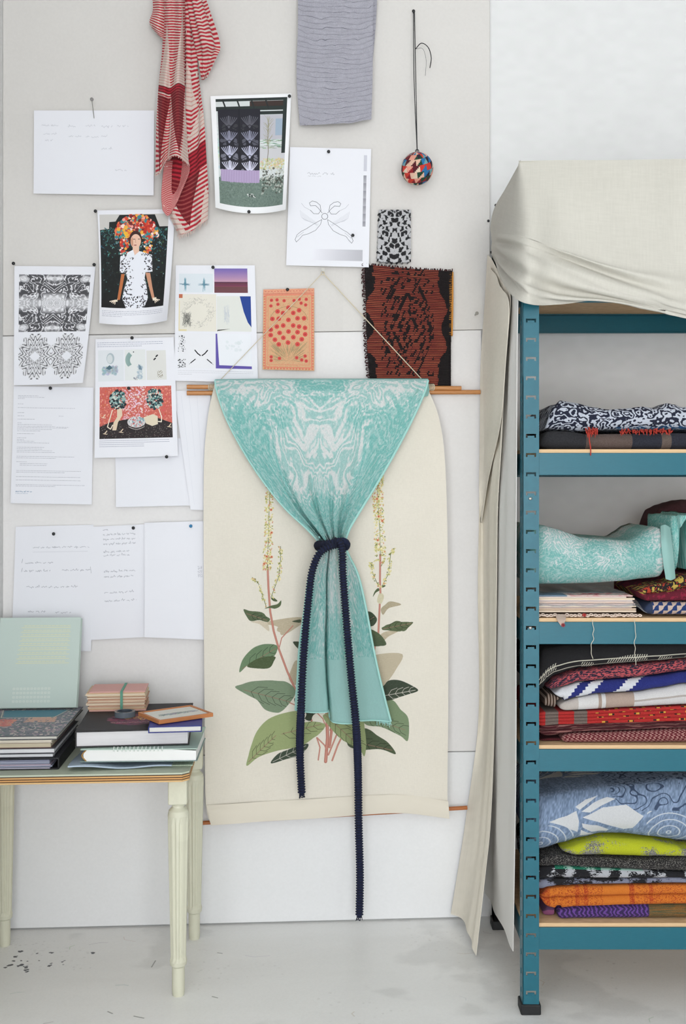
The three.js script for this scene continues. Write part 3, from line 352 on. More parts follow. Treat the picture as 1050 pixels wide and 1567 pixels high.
// ---------------------------------------------------------------- textiles on the wall
// red and white striped cloth
{
  const t = thing('striped_towel', 'red and white striped woven towel hanging in folds with a frayed hem', 'textile');
  const red = [196, 46, 62], pale = [232, 214, 204], dark = [120, 22, 34], stripes = (n, tri, seed) => field(512, 1024, (u, v) => {
    const w = v * n + 0.18 * fbm(u * 6 + seed, v * 5, 2), s = (w % 1 + 1) % 1, broken = noise(u * 14 + seed, Math.floor(w) * 3.7) > 0.95; let c = s < 0.52 && !broken ? red : pale;
    for (const [cu, v0, v1, hw, kind] of tri) { const f = (v - v0) / (v1 - v0); if (f > 0 && f < 1 && Math.abs(u - cu) < hw * (kind === 2 ? f : kind === 3 ? 1 : 1 - f)) c = kind === 1 ? (s < 0.62 ? dark : [160, 70, 70]) : kind === 3 ? (s < 0.5 ? dark : red) : s < 0.3 ? [222, 170, 160] : pale; }
    const k = 14 * (noise(u * 180, v * 380) - 0.5); return [c[0] + k, c[1] + k, c[2] + k];
  });
  const M = (m) => fabric({ map: m, side: THREE.DoubleSide }, 8, 20, 0.0012);
  const mainM = M(stripes(62, [[0.2, 0.2, 0.58, 0.2, 2], [0.75, 0.1, 0.58, 0.25, 2], [0.5, 0.58, 0.62, 1, 3], [0.22, 0.64, 1.02, 0.2, 1], [0.7, 0.62, 0.98, 0.28, 1], [0.46, 0.64, 1.2, 0.05, 2], [1, 0.64, 1, 0.26, 2]], 2));
  const sideM = M(stripes(56, [[0.4, 0.3, 0.5, 0.3, 2], [0.8, 0.5, 0.62, 0.4, 2], [0.6, 0.68, 0.78, 0.5, 3], [0.5, 0.78, 0.98, 0.35, 1], [0.15, 0.8, 1.1, 0.3, 2], [0.95, 0.86, 1.05, 0.2, 2]], 11)), flapM = M(stripes(24, [], 20));
  const rows = (l) => rowsPx(l);
  part('back_fold', cloth(rows([[[272, -18, 0.02], [286, -18, 0.045], [304, -18, 0.03]], [[274, 60, 0.02], [290, 60, 0.05], [303, 60, 0.03]], [[276, 120, 0.02], [292, 122, 0.05], [306, 118, 0.022]], [[268, 190, 0.02], [292, 200, 0.048], [312, 180, 0.02]], [[250, 262, 0.02], [285, 262, 0.045], [315, 240, 0.018]], [[248, 305, 0.025], [280, 312, 0.05], [318, 292, 0.02]], [[272, 360, 0.03], [292, 354, 0.045], [317, 336, 0.02]]]), 26, 70, 0.002, (u, v) => 0.004 * Math.sin(u * 16 + v * 5)), sideM, t);
  part('under_fold', cloth(rows([[[252, 248, 0.05], [268, 244, 0.028], [289, 248, 0.055]], [[249, 275, 0.055], [270, 280, 0.036], [289, 262, 0.062]], [[247, 300, 0.055], [264, 305, 0.045], [282, 282, 0.058]], [[249, 322, 0.05], [258, 330, 0.045], [272, 308, 0.05]]]), 16, 24, 0.002), std({ map: repeated(flapM.map, 1, 1.3), roughness: 0.95, color: 0xe8c8cc }), t);
  part('main_fold', cloth(rows([[[247, -18, 0.04], [256, -18, 0.07], [266, -18, 0.065], [276, -18, 0.08], [284, -18, 0.045]], [[249, 60, 0.04], [258, 60, 0.075], [266, 60, 0.07], [276, 60, 0.085], [283, 60, 0.045]], [[242, 140, 0.045], [250, 142, 0.075], [260, 145, 0.066], [272, 137, 0.095], [283, 142, 0.05]], [[239, 200, 0.045], [247, 204, 0.075], [257, 206, 0.06], [272, 198, 0.1], [286, 204, 0.055]], [[238, 268, 0.05], [246, 262, 0.078], [254, 246, 0.06], [270, 238, 0.105], [289, 252, 0.06]]]), 40, 80, 0.002), mainM, t);
  part('side_flap', cloth(rows([[[282, -18, 0.05], [296, -18, 0.066], [308, -18, 0.045]], [[290, 30, 0.05], [306, 26, 0.072], [322, 22, 0.05]], [[297, 66, 0.05], [315, 62, 0.078], [336, 68, 0.055]], [[302, 88, 0.035], [316, 88, 0.05], [331, 86, 0.045]], [[309, 122, 0.03], [312, 121, 0.034], [315, 118, 0.034]]]), 20, 30, 0.002, (u, v) => 0.003 * Math.sin(u * 20)), M(repeated(flapM.map, 1, 1)), t);
  part('side_flap', cloth(rows([[[232, -18, 0.04], [242, -18, 0.06], [254, -18, 0.045]], [[234, 14, 0.04], [244, 14, 0.062], [256, 16, 0.045]], [[229, 36, 0.04], [240, 42, 0.062], [252, 48, 0.045]], [[244, 56, 0.04], [247, 58, 0.048], [251, 60, 0.045]]]), 14, 20, 0.002), M(repeated(flapM.map, 1, 0.8)), t);
  const R = rng(77), fr = [], edge = (list, n, len) => { const c = list.map(([x, y, z]) => P(x, y, z)); for (let i = 0; i < n; i++) { const p = cr(c, i / (n - 1)), q = p.clone().add(V((R() - 0.5) * 0.006, -len * (0.5 + R() * 0.7), (R() - 0.3) * 0.006)); fr.push(rod(p, q, 0.0006, 4)); } };
  edge([[272, 359, 0.03], [292, 353, 0.045], [317, 335, 0.02]], 40, 0.012); edge([[238, 267, 0.05], [246, 261, 0.078], [254, 245, 0.06], [270, 237, 0.105], [289, 251, 0.06]], 34, 0.006);
  part('fringe', fr, std({ color: 0xe3cfc6, roughness: 1 }), t).userData.kind = 'stuff'; rebase(t);
}
// grey crinkled cloth
{
  const t = thing('crinkled_scarf', 'lavender grey crinkled cloth hanging beside the black cord ball', 'textile');
  const m = fabric({ map: field(640, 1024, (u, v) => { const sag = 0.03 * (1 - Math.abs(2 * u - 1)) + 0.012 * Math.sin(u * 9), w = (v - sag) * 27 + 1.4 * fbm(u * 4, v * 12, 3), s = Math.abs(((w % 1) + 1) % 1 - 0.5) * 2, seam = smooth(0.9, 1, s) * (noise(u * 7, Math.floor(w) * 2.3) > 0.35 ? 1 : 0.3), k = 184 + 26 * (noise(u * 240, v * 380) - 0.5) + 10 * (fbm(u * 20, v * 30, 2) - 0.5) - 84 * seam; return [k - 2, k - 3, k + 8]; }) }, 10, 16, 0.0012);
  const crinkle = (u, v) => { const w = (v - 0.03 * (1 - Math.abs(2 * u - 1))) * 27 + 1.4 * fbm(u * 4, v * 12, 3); return 0.0028 * Math.abs(Math.sin(w * Math.PI)) + 0.003 * (fbm(u * 5, v * 7, 2) - 0.5); };
  part('back_layer', cloth(rowsPx([[[470, -16, 0.008], [520, -16, 0.008], [578, -16, 0.012]], [[470, 40, 0.008], [520, 40, 0.008], [575, 40, 0.012]], [[470, 100, 0.006], [520, 100, 0.006], [570, 100, 0.008]], [[470, 176, 0.006], [520, 176, 0.006], [566, 172, 0.006]]]), 16, 100, 0.002, crinkle), m, t);
  part('front_layer', cloth(rowsPx([[[456, -16, 0.022], [490, -16, 0.024], [530, -16, 0.024], [572, -16, 0.022]], [[456, 40, 0.022], [490, 42, 0.026], [530, 42, 0.024], [571, 40, 0.022]], [[454, 120, 0.02], [490, 122, 0.026], [530, 122, 0.026], [570, 118, 0.02]], [[459, 191, 0.02], [490, 191, 0.03], [530, 188, 0.032], [568, 183, 0.022]]]), 40, 200, 0.003, crinkle), m, t);
  rebase(t);
}
// patchwork ball on a cord
{
  const t = thing('hanging_ball', 'small knitted patchwork ball hanging on a thin black cord', 'ornament');
  const pal = [[150, 30, 40], [238, 196, 172], [40, 120, 176], [216, 62, 50], [90, 22, 36], [236, 214, 190], [120, 170, 176], [30, 70, 50], [40, 28, 54], [246, 170, 150]];
  const map = field(512, 256, (u, v) => { const a = Math.floor(u * 14 + (Math.floor(v * 8) % 2) * 0.5), b = Math.floor(v * 8), fx = u * 14 + (b % 2) * 0.5 - a, fy = v * 8 - b, step = Math.floor(fy * 5) / 5, k = fx + step < 1 ? 0 : 1, c = pal[Math.floor(hash(a * 3 + k, b * 7 + k) * 10)], n = 12 * (noise(u * 160, v * 90) - 0.5); return [c[0] + n, c[1] + n, c[2] + n]; });
  const c = P(638.5, 258, 0.05); part('ball', new THREE.SphereGeometry(0.0395, 40, 28).rotateX(0.5).rotateZ(0.2).translate(c.x, c.y, c.z), fabric({ map }, 12, 6, 0.001), t);
  const cord = std({ color: 0x26262a, roughness: 0.8 }), a = P(633, 17, 0.012), b = V(c.x, c.y + 0.039, c.z);
  part('cord', [tube([a, a.clone().lerp(b, 0.5).add(V(-0.003, 0, 0)), b], 0.0011, 30, 6), tube([a.clone().add(V(0.002, 0, 0.002)), a.clone().lerp(b, 0.5).add(V(0.001, 0, 0.002)), b.clone().add(V(0, 0, 0.002))], 0.0011, 30, 6)], cord, t);
  part('cord_tail', tube([P(636, 75, 0.02), P(645, 66, 0.026), P(655, 72, 0.03), P(660, 88, 0.03), P(658, 104, 0.03)], 0.0012, 24, 6), cord, t); part('cord_tail', tube([P(636, 75, 0.02), P(646, 74, 0.026), P(652, 90, 0.03), P(651, 116, 0.03)], 0.0005, 24, 5), std({ color: 0x6a6a6c, roughness: 0.9 }), t);
  part('knot', new THREE.TorusGeometry(0.004, 0.0012, 6, 12).translate(b.x, b.y + 0.004, b.z), cord, t); rebase(t);
  pin(633, 17, 'black pin carrying the cord of the patchwork ball', 0.014);
}
// knitted swatch
{
  const map = field(256, 400, (u, v, x, y) => { const m = Math.abs(u - 0.5), a = v * 2.3, w = fbm(m * 9 + 3, a * 5, 3), leaf = Math.sin((m * 7 - a * 4 + w * 2.6) * 3.1) + 0.8 * Math.sin((m * 16 + a * 7 + w * 3) * 2.2) + 0.35, st = noise(x * 0.6, y * 0.6), k = leaf + (st - 0.5) * 0.9 > 0.12 ? 222 + 30 * (st - 0.5) : 30 + 26 * st; return [k, k, k + 3]; });
  rebase(single('knitted_swatch', cloth(rowsPx([[[580, 321, 0.012], [604, 321, 0.014], [629, 321, 0.012]], [[579, 360, 0.014], [604, 360, 0.016], [629, 360, 0.014]], [[577, 400, 0.014], [603, 402, 0.018], [629, 401, 0.014]]]), 24, 36, 0.009, (u, v) => 0.0015 * Math.sin(u * 40) * Math.sin(v * 60)), fabric({ map }, 4, 6, 0.0015, pile), 'small black and white leaf patterned knitted swatch', 'swatch'));
}
// brick red and black rug
{
  const t = thing('woven_rug_sample', 'brick red and black shaggy woven rug sample with a frayed edge', 'rug');
  const map = field(560, 760, (u, v, x, y) => {
    const row = Math.floor(v * 66), f = v * 66 - row, m = Math.abs(u - 0.48), mid = Math.abs(v - 0.5), wave = 0.035 * Math.cos(v * 19) * smooth(0.5, 0.2, mid) + 0.02 * hash(row >> 1, 3), left = 0.11 - wave * 1.6 - 0.05 * smooth(0.42, 0.2, mid), right = 0.83 + wave + 0.07 * smooth(0.42, 0.2, mid), st = Math.floor(u * 46 + (row % 2) * 0.5), d = m * 1.7 + mid * 1.1;
    const lattice = Math.sin(d * 44) > 0.1, speck = m < 0.31 && hash(st, row >> 1) > (lattice && d < 0.66 ? 0.38 : 0.82), pattern = speck && mid < 0.42 || (m < 0.2 && hash(st, row) > 0.6 && mid > 0.44);
    const gap = f > 0.62, tone = noise(u * 9, row * 1.7), n = 30 * (noise(x * 0.5, y * 0.7) - 0.5);
    if (u < left || u > right || pattern) { const k = 22 + n * 0.5; return [k + 4, k - 2, k]; }
    const c = mixc([146, 60, 50], [182, 98, 72], tone); return gap ? [60 + n, 22 + n * 0.4, 22 + n * 0.4] : [c[0] + n, c[1] + n * 0.8, c[2] + n * 0.7];
  });
  const frontRows = rowsPx([[[558, 405, 0.012], [600, 409, 0.016], [650, 413, 0.016], [692, 415, 0.012]], [[560, 460, 0.012], [600, 462, 0.018], [650, 464, 0.018], [691, 466, 0.012]], [[562, 530, 0.012], [600, 530, 0.018], [650, 530, 0.018], [690, 530, 0.012]], [[567, 590, 0.01], [600, 590, 0.016], [650, 590, 0.016], [690, 590, 0.01]]]);
  part('pile', cloth(frontRows, 50, 198, 0.009, (u, v) => 0.0022 * Math.abs(Math.sin(v * 66 * Math.PI)) + 0.0016 * noise(u * 60, v * 90)), fabric({ map }, 6, 8, 0.002, pile), t);
  part('selvedge', cloth(rowsPx([[[687, 416, 0.013], [694, 416, 0.013]], [[688, 460, 0.014], [694, 462, 0.014]], [[687, 512, 0.013], [693, 512, 0.013]]]), 4, 60, 0.006, (u, v) => 0.001 * Math.sin(v * 190)), std({ color: 0xc98a3c, roughness: 0.95 }), t, 'ochre wrapped edge');
  const R = rng(80), fr = []; for (let i = 0; i < 60; i++) { const v = i / 59, p = cr(frontRows.map((r) => r[0]), v); fr.push(tube([p, p.clone().add(V(-0.004 - R() * 0.004, (R() - 0.5) * 0.006, 0.003)), p.clone().add(V(-0.003 - R() * 0.006, (R() - 0.5) * 0.012, -0.002))], 0.0014, 5, 5)); } for (let i = 0; i < 50; i++) { const p = cr(frontRows[0], i / 49); fr.push(tube([p.clone().add(V(0, -0.002, 0)), p.clone().add(V((R() - 0.5) * 0.008, 0.003 + R() * 0.003, 0.002))], 0.0014, 3, 5)); }
  part('frayed_edge', fr, std({ color: 0x3a1418, roughness: 1 }), t).userData.kind = 'stuff'; rebase(t);
}
// ---------------------------------------------------------------- cream wall hanging with rods and cord
{
  const t = thing('wall_hanging', 'cream linen wall hanging printed with a tall flowering plant, hung from bamboo rods', 'wall hanging');
  const X0 = 308, Y0 = 590, SX = 2.6, Z5 = (x, y) => [350 + x / 3.387, 970 + y / 3.387], Z2 = (x, y) => [340 + x / 6.03, 720 + y / 6.03], Z3 = (x, y) => [540 + x / 5.6, 720 + y / 5.6];
  const map = tex(1000, 1770, (g, w, h) => {   // the print in the cloth's own grid, 2.6 texels to a unit
    const im = g.createImageData(w, h); for (let y = 0; y < h; y++) for (let x = 0; x < w; x++) { const k = 5 * (noise(x * 0.9, y * 0.11) - 0.5) + 5 * (noise(x * 0.11 + 40, y * 0.9) - 0.5) + 5 * (fbm(x * 0.006, y * 0.006, 3) - 0.5), o = (y * w + x) * 4; im.data[o] = 227 + k; im.data[o + 1] = 221 + k; im.data[o + 2] = 208 + k; im.data[o + 3] = 255; } g.putImageData(im, 0, 0);
    g.save(); g.scale(SX, SX); g.translate(-X0, -Y0); const R = rng(91);
    const leaf = (raw, c, vein, n = 5, veinColor = null) => { const pts = rounded(raw); poly(g, pts, rgb(c)); g.save(); g.beginPath(); pts.forEach(([x, y], i) => (i ? g.lineTo(x, y) : g.moveTo(x, y))); g.clip(); for (let i = 0; i < 700; i++) { const p = pts[Math.floor(R() * pts.length)], q = pts[Math.floor(R() * pts.length)], f = R(), x = lerp(p[0], q[0], f), y = lerp(p[1], q[1], f), k = (R() - 0.5) * 22; g.fillStyle = rgb([c[0] + k, c[1] + k, c[2] + k]); g.fillRect(x, y, 0.7 + R() * 2.2, 0.5); }
      if (vein) { const [[ax, ay], [bx, by]] = vein, dx = bx - ax, dy = by - ay, vc = veinColor || rgb(c.map((x) => x * 0.55)); line(g, [[ax, ay], [bx, by]], veinColor || 'rgb(150,112,98)', 0.8); for (let i = 1; i <= n; i++) for (const s of [-1, 1]) { const f = i / (n + 1), x = ax + dx * f, y = ay + dy * f, a = Math.atan2(dy, dx) + s * 0.85, l = Math.hypot(dx, dy) * (0.36 - 0.16 * f); line(g, [[x, y], [x + Math.cos(a) * l * 0.5, y + Math.sin(a) * l * 0.5], [x + Math.cos(a - s * 0.35) * l, y + Math.sin(a - s * 0.35) * l]], vc, 0.7); } } g.restore(); };
    const m5 = (a) => a.map(([x, y]) => Z5(x, y)), m2 = (a) => a.map(([x, y]) => Z2(x, y)), m3 = (a) => a.map(([x, y]) => Z3(x, y));
    const pale = [188, 175, 150], stem = 'rgb(178,118,104)';
    leaf(m5([[770, 160], [915, 155], [880, 240], [830, 310], [790, 340], [740, 300], [740, 200]]), [190, 178, 154]); leaf(m5([[350, 190], [320, 240], [308, 290], [345, 320], [400, 260]]), pale); leaf(m5([[170, -10], [250, 10], [270, 55], [340, 20], [400, -30], [330, -40]]), pale); leaf(m2([[500, 1567], [520, 1510], [600, 1475], [690, 1470], [650, 1500], [600, 1580]]), pale);
    leaf(m3([[260, 1260], [300, 1220], [345, 1192], [440, 1220], [330, 1252], [280, 1310]]), [176, 164, 138]); leaf(m3([[250, 1500], [300, 1460], [430, 1445], [330, 1500], [280, 1540]]), pale); leaf(m2([[250, 1480], [330, 1470], [400, 1480], [420, 1567], [330, 1500]]), [206, 194, 172]);
    for (const [pts, lw] of [[[...m2([[408, 960], [415, 1150], [432, 1380], [465, 1567]]), ...m5([[255, 130], [300, 250], [345, 350], [400, 450], [430, 510]])], 3.2], [[...m3([[254, 780], [252, 1000], [256, 1120]]), ...m3([[252, 1180], [236, 1510]]), ...m5([[775, 80], [760, 160], [700, 330], [560, 470], [530, 560]])], 3], [m5([[255, 130], [270, 70], [330, 5]]), 1.6], [m5([[510, 430], [515, 600], [505, 725]]), 5], [m5([[565, 430], [560, 470], [535, 560], [525, 650]]), 3.4], [m5([[458, 600], [475, 650], [466, 715]]), 2], [m5([[595, 590], [570, 640], [540, 720]]), 2.6], [m5([[570, 570], [545, 630], [520, 690]]), 2.4], [m5([[460, 600], [500, 640], [515, 680]]), 2], [m5([[505, 540], [490, 500], [460, 470]]), 1.6], [m5([[540, 560], [530, 640]]), 2.4], [m5([[300, 410], [360, 435]]), 1.6], [m5([[690, 460], [640, 450]]), 1.8]]) { line(g, pts, stem, lw); line(g, pts, 'rgb(206,146,130)', lw * 0.35); }
    leaf(m5([[45, 255], [58, 195], [90, 150], [130, 118], [185, 103], [246, 112], [236, 160], [205, 178], [150, 180], [90, 215]]), [108, 132, 100], m5([[60, 235], [240, 125]]), 4); leaf(m5([[85, 222], [150, 178], [232, 170], [228, 195], [205, 230], [150, 234]]), [78, 92, 62]);
    leaf(m5([[22, 335], [60, 318], [110, 303], [200, 297], [250, 300], [295, 305], [335, 335], [341, 372], [310, 420], [270, 460], [235, 467], [180, 450], [140, 402], [95, 378]]), [122, 140, 114], m5([[70, 348], [330, 415]]), 6);
    leaf(m5([[340, 390], [400, 385], [500, 400], [490, 450], [440, 480], [425, 510], [395, 500], [400, 470], [350, 430]]), [60, 68, 54], m5([[360, 400], [470, 470]]), 4, 'rgb(214,186,176)'); leaf(m5([[420, 398], [500, 398], [490, 440], [455, 448]]), [122, 128, 86]);
    leaf(m5([[215, 725], [250, 680], [300, 660], [360, 640], [410, 630], [405, 655], [360, 690], [300, 705]]), [64, 76, 62], m5([[225, 718], [400, 640]]), 4, 'rgb(196,190,180)');
    leaf(m5([[85, 735], [95, 680], [110, 630], [140, 560], [200, 500], [290, 468], [370, 462], [390, 520], [440, 515], [485, 522], [500, 545], [470, 580], [440, 600], [370, 640], [250, 662], [150, 692]]), [152, 164, 116], m5([[95, 715], [240, 585], [480, 530]].slice(0, 2)), 6); leaf(m5([[240, 600], [390, 520], [485, 522], [500, 545], [440, 600], [370, 640], [250, 655]]), [152, 164, 116], m5([[240, 585], [480, 530]]), 5);
    leaf(m5([[620, 630], [640, 600], [700, 555], [740, 560], [780, 590], [840, 630], [880, 690], [800, 665], [700, 668], [640, 655]]), [76, 88, 64], m5([[640, 620], [860, 670]]), 4);
    leaf(m5([[490, 490], [520, 470], [580, 455], [650, 447], [700, 480], [715, 560], [722, 640], [712, 702], [690, 670], [640, 640], [590, 610], [540, 560]]), [146, 158, 112], m5([[500, 478], [700, 660]]), 6);
    leaf(m5([[690, 490], [705, 460], [740, 448], [800, 440], [830, 400], [870, 405], [905, 450], [948, 500], [946, 615], [910, 595], [870, 575], [800, 545], [725, 535]]), [122, 140, 108], m5([[700, 485], [930, 560]]), 6);
    leaf(m5([[795, 350], [820, 320], [845, 296], [900, 295], [960, 320], [1000, 350], [940, 372], [900, 385], [850, 402], [810, 395]]), [60, 70, 56], m5([[805, 380], [985, 348]]), 4, 'rgb(206,200,190)'); leaf(m5([[720, 20], [790, 45], [830, 100], [800, 112], [750, 105], [700, 80]]), [84, 96, 70]); leaf(m5([[330, 92], [372, 95], [365, 132]]), [70, 80, 62]);
    leaf(m5([[805, 20], [840, 0], [900, -15], [960, -12], [920, 28], [880, 34]]), [92, 104, 74]); leaf(m3([[95, 1290], [120, 1282], [175, 1288], [225, 1345], [205, 1395], [170, 1412], [110, 1405]]), [66, 78, 60], m3([[120, 1380], [200, 1330]]), 3); leaf(m3([[100, 1440], [150, 1440], [220, 1500], [300, 1567], [180, 1580]]), [78, 90, 66]); leaf(m3([[270, 1440], [300, 1405], [345, 1390], [400, 1364], [470, 1380], [545, 1375], [505, 1420], [465, 1455], [400, 1440], [320, 1446]]), [92, 104, 74], m3([[280, 1435], [530, 1385]]), 4);
    leaf(m3([[190, 1150], [205, 1105], [235, 1075], [245, 1095], [215, 1115]]), [84, 96, 66]); leaf(m3([[228, 1195], [240, 1130], [275, 1125], [285, 1160], [262, 1212]]), [206, 198, 168]); leaf(m3([[262, 1065], [285, 1048], [300, 1055], [280, 1068]]), [84, 96, 66]);
    leaf(m2([[180, 1360], [240, 1375], [330, 1383], [372, 1400], [392, 1425], [430, 1452], [405, 1480], [330, 1462], [250, 1472], [212, 1432]]), [88, 102, 74], m2([[210, 1400], [400, 1465]]), 3); leaf(m2([[380, 1352], [440, 1325], [500, 1310], [535, 1275], [528, 1325], [480, 1352], [430, 1345]]), [88, 102, 70]); leaf(m2([[440, 1255], [460, 1245], [500, 1280], [465, 1280]]), [84, 96, 66]); leaf(m2([[640, 1475], [690, 1460], [720, 1458], [715, 1485]]), [74, 84, 64]);
    const spike = (pts, n, spread, warm, core = 'rgb(98,108,66)') => { line(g, pts, core, 0.9); for (let i = 0; i < n; i++) { const f = R() * (pts.length - 1), k = Math.min(pts.length - 2, Math.floor(f)), e = f - k, x = lerp(pts[k][0], pts[k + 1][0], e), y = lerp(pts[k][1], pts[k + 1][1], e), c = R(); g.fillStyle = c < 0.5 ? 'rgb(214,204,142)' : c < 0.72 ? 'rgb(172,172,106)' : c < 0.82 + warm ? 'rgb(206,148,114)' : c < 0.93 ? 'rgb(112,116,68)' : 'rgb(240,226,178)'; g.save(); g.translate(x + (R() - 0.5) * spread, y + (R() - 0.5) * 2); g.rotate(R() * 3); g.fillRect(-0.9, -0.6, 1.7 + R() * 1.7, 1.1 + R() * 0.9); g.restore(); } };
    spike(m2([[430, 200], [425, 350], [418, 520], [415, 700], [405, 860], [408, 980]]), 300, 13, 0.07); spike(m3([[238, 60], [228, 180], [235, 350], [250, 560], [255, 790]]), 440, 17, 0.07); spike(m2([[530, 760], [530, 900], [515, 1040], [440, 1245]]), 70, 7, 0); spike(m2([[262, 1055], [320, 1110], [350, 1200], [395, 1335]]), 40, 5, 0); spike(m3([[378, 722], [345, 780], [332, 940], [265, 1065]]), 70, 6, 0); spike(m3([[170, 850], [190, 950], [240, 1060]]), 50, 6, 0); spike(m3([[205, 833], [245, 825]]), 10, 3, 0); spike(m3([[298, 812], [262, 880]]), 14, 3, 0);
    for (const [x, y] of [...m2([[440, 410], [375, 925], [400, 855], [445, 860], [445, 628]]), ...m3([[188, 185], [225, 285], [218, 105], [240, 440], [272, 480], [240, 65], [232, 650]])]) { dot(g, x, y, 2.2, 'rgb(222,160,120)'); dot(g, x, y, 1.0, 'rgb(170,70,60)'); }
    g.restore();
  });
  const rows = rowsPx([[[328, 588, 0.03], [420, 588, 0.03], [520, 588, 0.03], [600, 588, 0.03], [652, 588, 0.03]], [[318, 640, 0.03], [410, 640, 0.026], [520, 640, 0.022], [610, 640, 0.028], [672, 640, 0.04]], [[312, 720, 0.026], [410, 720, 0.024], [520, 720, 0.02], [610, 720, 0.028], [682, 720, 0.046]], [[312, 900, 0.024], [410, 900, 0.022], [520, 900, 0.02], [610, 900, 0.026], [686, 900, 0.04]], [[313, 1080, 0.03], [410, 1080, 0.026], [520, 1080, 0.024], [610, 1080, 0.026], [686, 1080, 0.034]], [[315, 1225, 0.046], [410, 1220, 0.04], [520, 1214, 0.032], [610, 1212, 0.034], [685, 1222, 0.04]], [[323, 1263, 0.052], [420, 1256, 0.044], [520, 1250, 0.034], [610, 1244, 0.036], [688, 1253, 0.044]]]);
  part('cloth', cloth(rows, 60, 120, 0.0012, (u, v) => 0.004 * (fbm(u * 7, v * 3, 2) - 0.5) + 0.002 * Math.sin(u * 15 + v * 2) * smooth(0.7, 1, v)), fabric({ map }, 90, 150, 0.0004), t);
  part('hem', cloth(rowsPx([[[316, 1232, 0.05], [420, 1226, 0.044], [520, 1220, 0.035], [610, 1216, 0.037], [686, 1226, 0.044]], [[323, 1263, 0.055], [420, 1256, 0.047], [520, 1250, 0.037], [610, 1244, 0.039], [688, 1253, 0.047]]]), 50, 6, 0.0015, (u, v) => 0.004 * Math.sin(v * Math.PI) + 0.002 * Math.sin(u * 19)), fabric({ color: 0xe3dccd }, 60, 6, 0.0004), t);
  const bamboo = std({ roughness: 0.4, map: field(256, 32, (u, v) => { const k = 22 * (fbm(u * 3, v * 14, 3) - 0.5), nd = Math.abs((u * 3) % 1 - 0.5) < 0.012 ? -60 : 0; return [196 + k + nd, 136 + k + nd, 82 + k + nd]; }) }), copper = std({ color: 0xb36a35, roughness: 0.45 });
  part('rod', rod(P(286, 592, 0.018), P(706, 594, 0.018), 0.0055), bamboo, t); part('rod', rod(P(286, 601.5, 0.014), P(735, 600, 0.014), 0.0058), bamboo, t); part('bottom_rod', rod(P(280, 1261, 0.02), P(715, 1236, 0.02), 0.005), copper, t);
  const n = P(494, 417, 0.022), l = P(331, 588, 0.02), r = P(648, 583, 0.022), string = std({ color: 0xd9cdb4, roughness: 0.9 });
  part('hanging_cord', [rod(n.clone().add(V(-0.002, -0.003, 0)), l, 0.0009, 6), rod(n.clone().add(V(0.002, -0.003, 0)), r, 0.0012, 6), new THREE.TorusGeometry(0.004, 0.0011, 6, 14).translate(n.x, n.y - 0.002, n.z)], string, t);
  for (const [x, y] of [[330, 592], [653, 592]]) { const p = P(x, y, 0.018), gs = []; for (let k = -2; k <= 2; k++) gs.push(new THREE.TorusGeometry(0.0078, 0.0011, 6, 14).rotateY(Math.PI / 2 + k * 0.16).translate(p.x + k * 0.0022 + (x < 400 ? -0.01 : 0.012), p.y - 0.001, p.z)); part('cord_lashing', gs, string, t); }
  rebase(t);
}
// ---------------------------------------------------------------- turquoise cloth tied with a crocheted cord
const turq = (mirror, hem, seed, scale = 1) => field(1000, 1300, (u, v) => {
  const x = mirror ? Math.abs(u - 0.5) * 2 : u * 2, y = v * 2.6, s = 2.4 * scale, wx = fbm(x * s + seed, y * s, 3), wy = fbm(x * s + 31 + seed, y * s + 9, 3), n = noise(u * 420, v * 540) - 0.5;
  if (hem && v > 0.87) return [178 + 8 * n, 226 + 8 * n, 221 + 8 * n];
  const f = fbm(x * s * 1.1 + wx * 1.3 + seed, y * s * 1.1 + wy * 1.3, 5), swirl = Math.sin(f * 84), fleck = noise(u * 150, v * 200), patch = fbm(x * 2.1 * scale + seed + 3, y * 1.9 * scale + 7, 4), centre = mirror ? 0.16 * smooth(0.7, 0.25, Math.abs(x - 0.32) + 0.2) * smooth(0.5, 0.1, Math.abs(v - 0.17)) : 0.02;
  const lines = smooth(-0.4, 1, swirl), white = clamp(0.14 + 0.3 * lines + 0.22 * smooth(0.5, 0.8, fleck) + 0.55 * smooth(0.44, 0.62, patch + centre + 0.12 * (fleck - 0.5)) * (0.6 + 0.4 * lines)), c = mixc([122, 203, 196], [242, 247, 246], white);
  return [c[0] + 30 * n, c[1] + 24 * n, c[2] + 24 * n];
});
const turqMap = turq(true, true, 4);
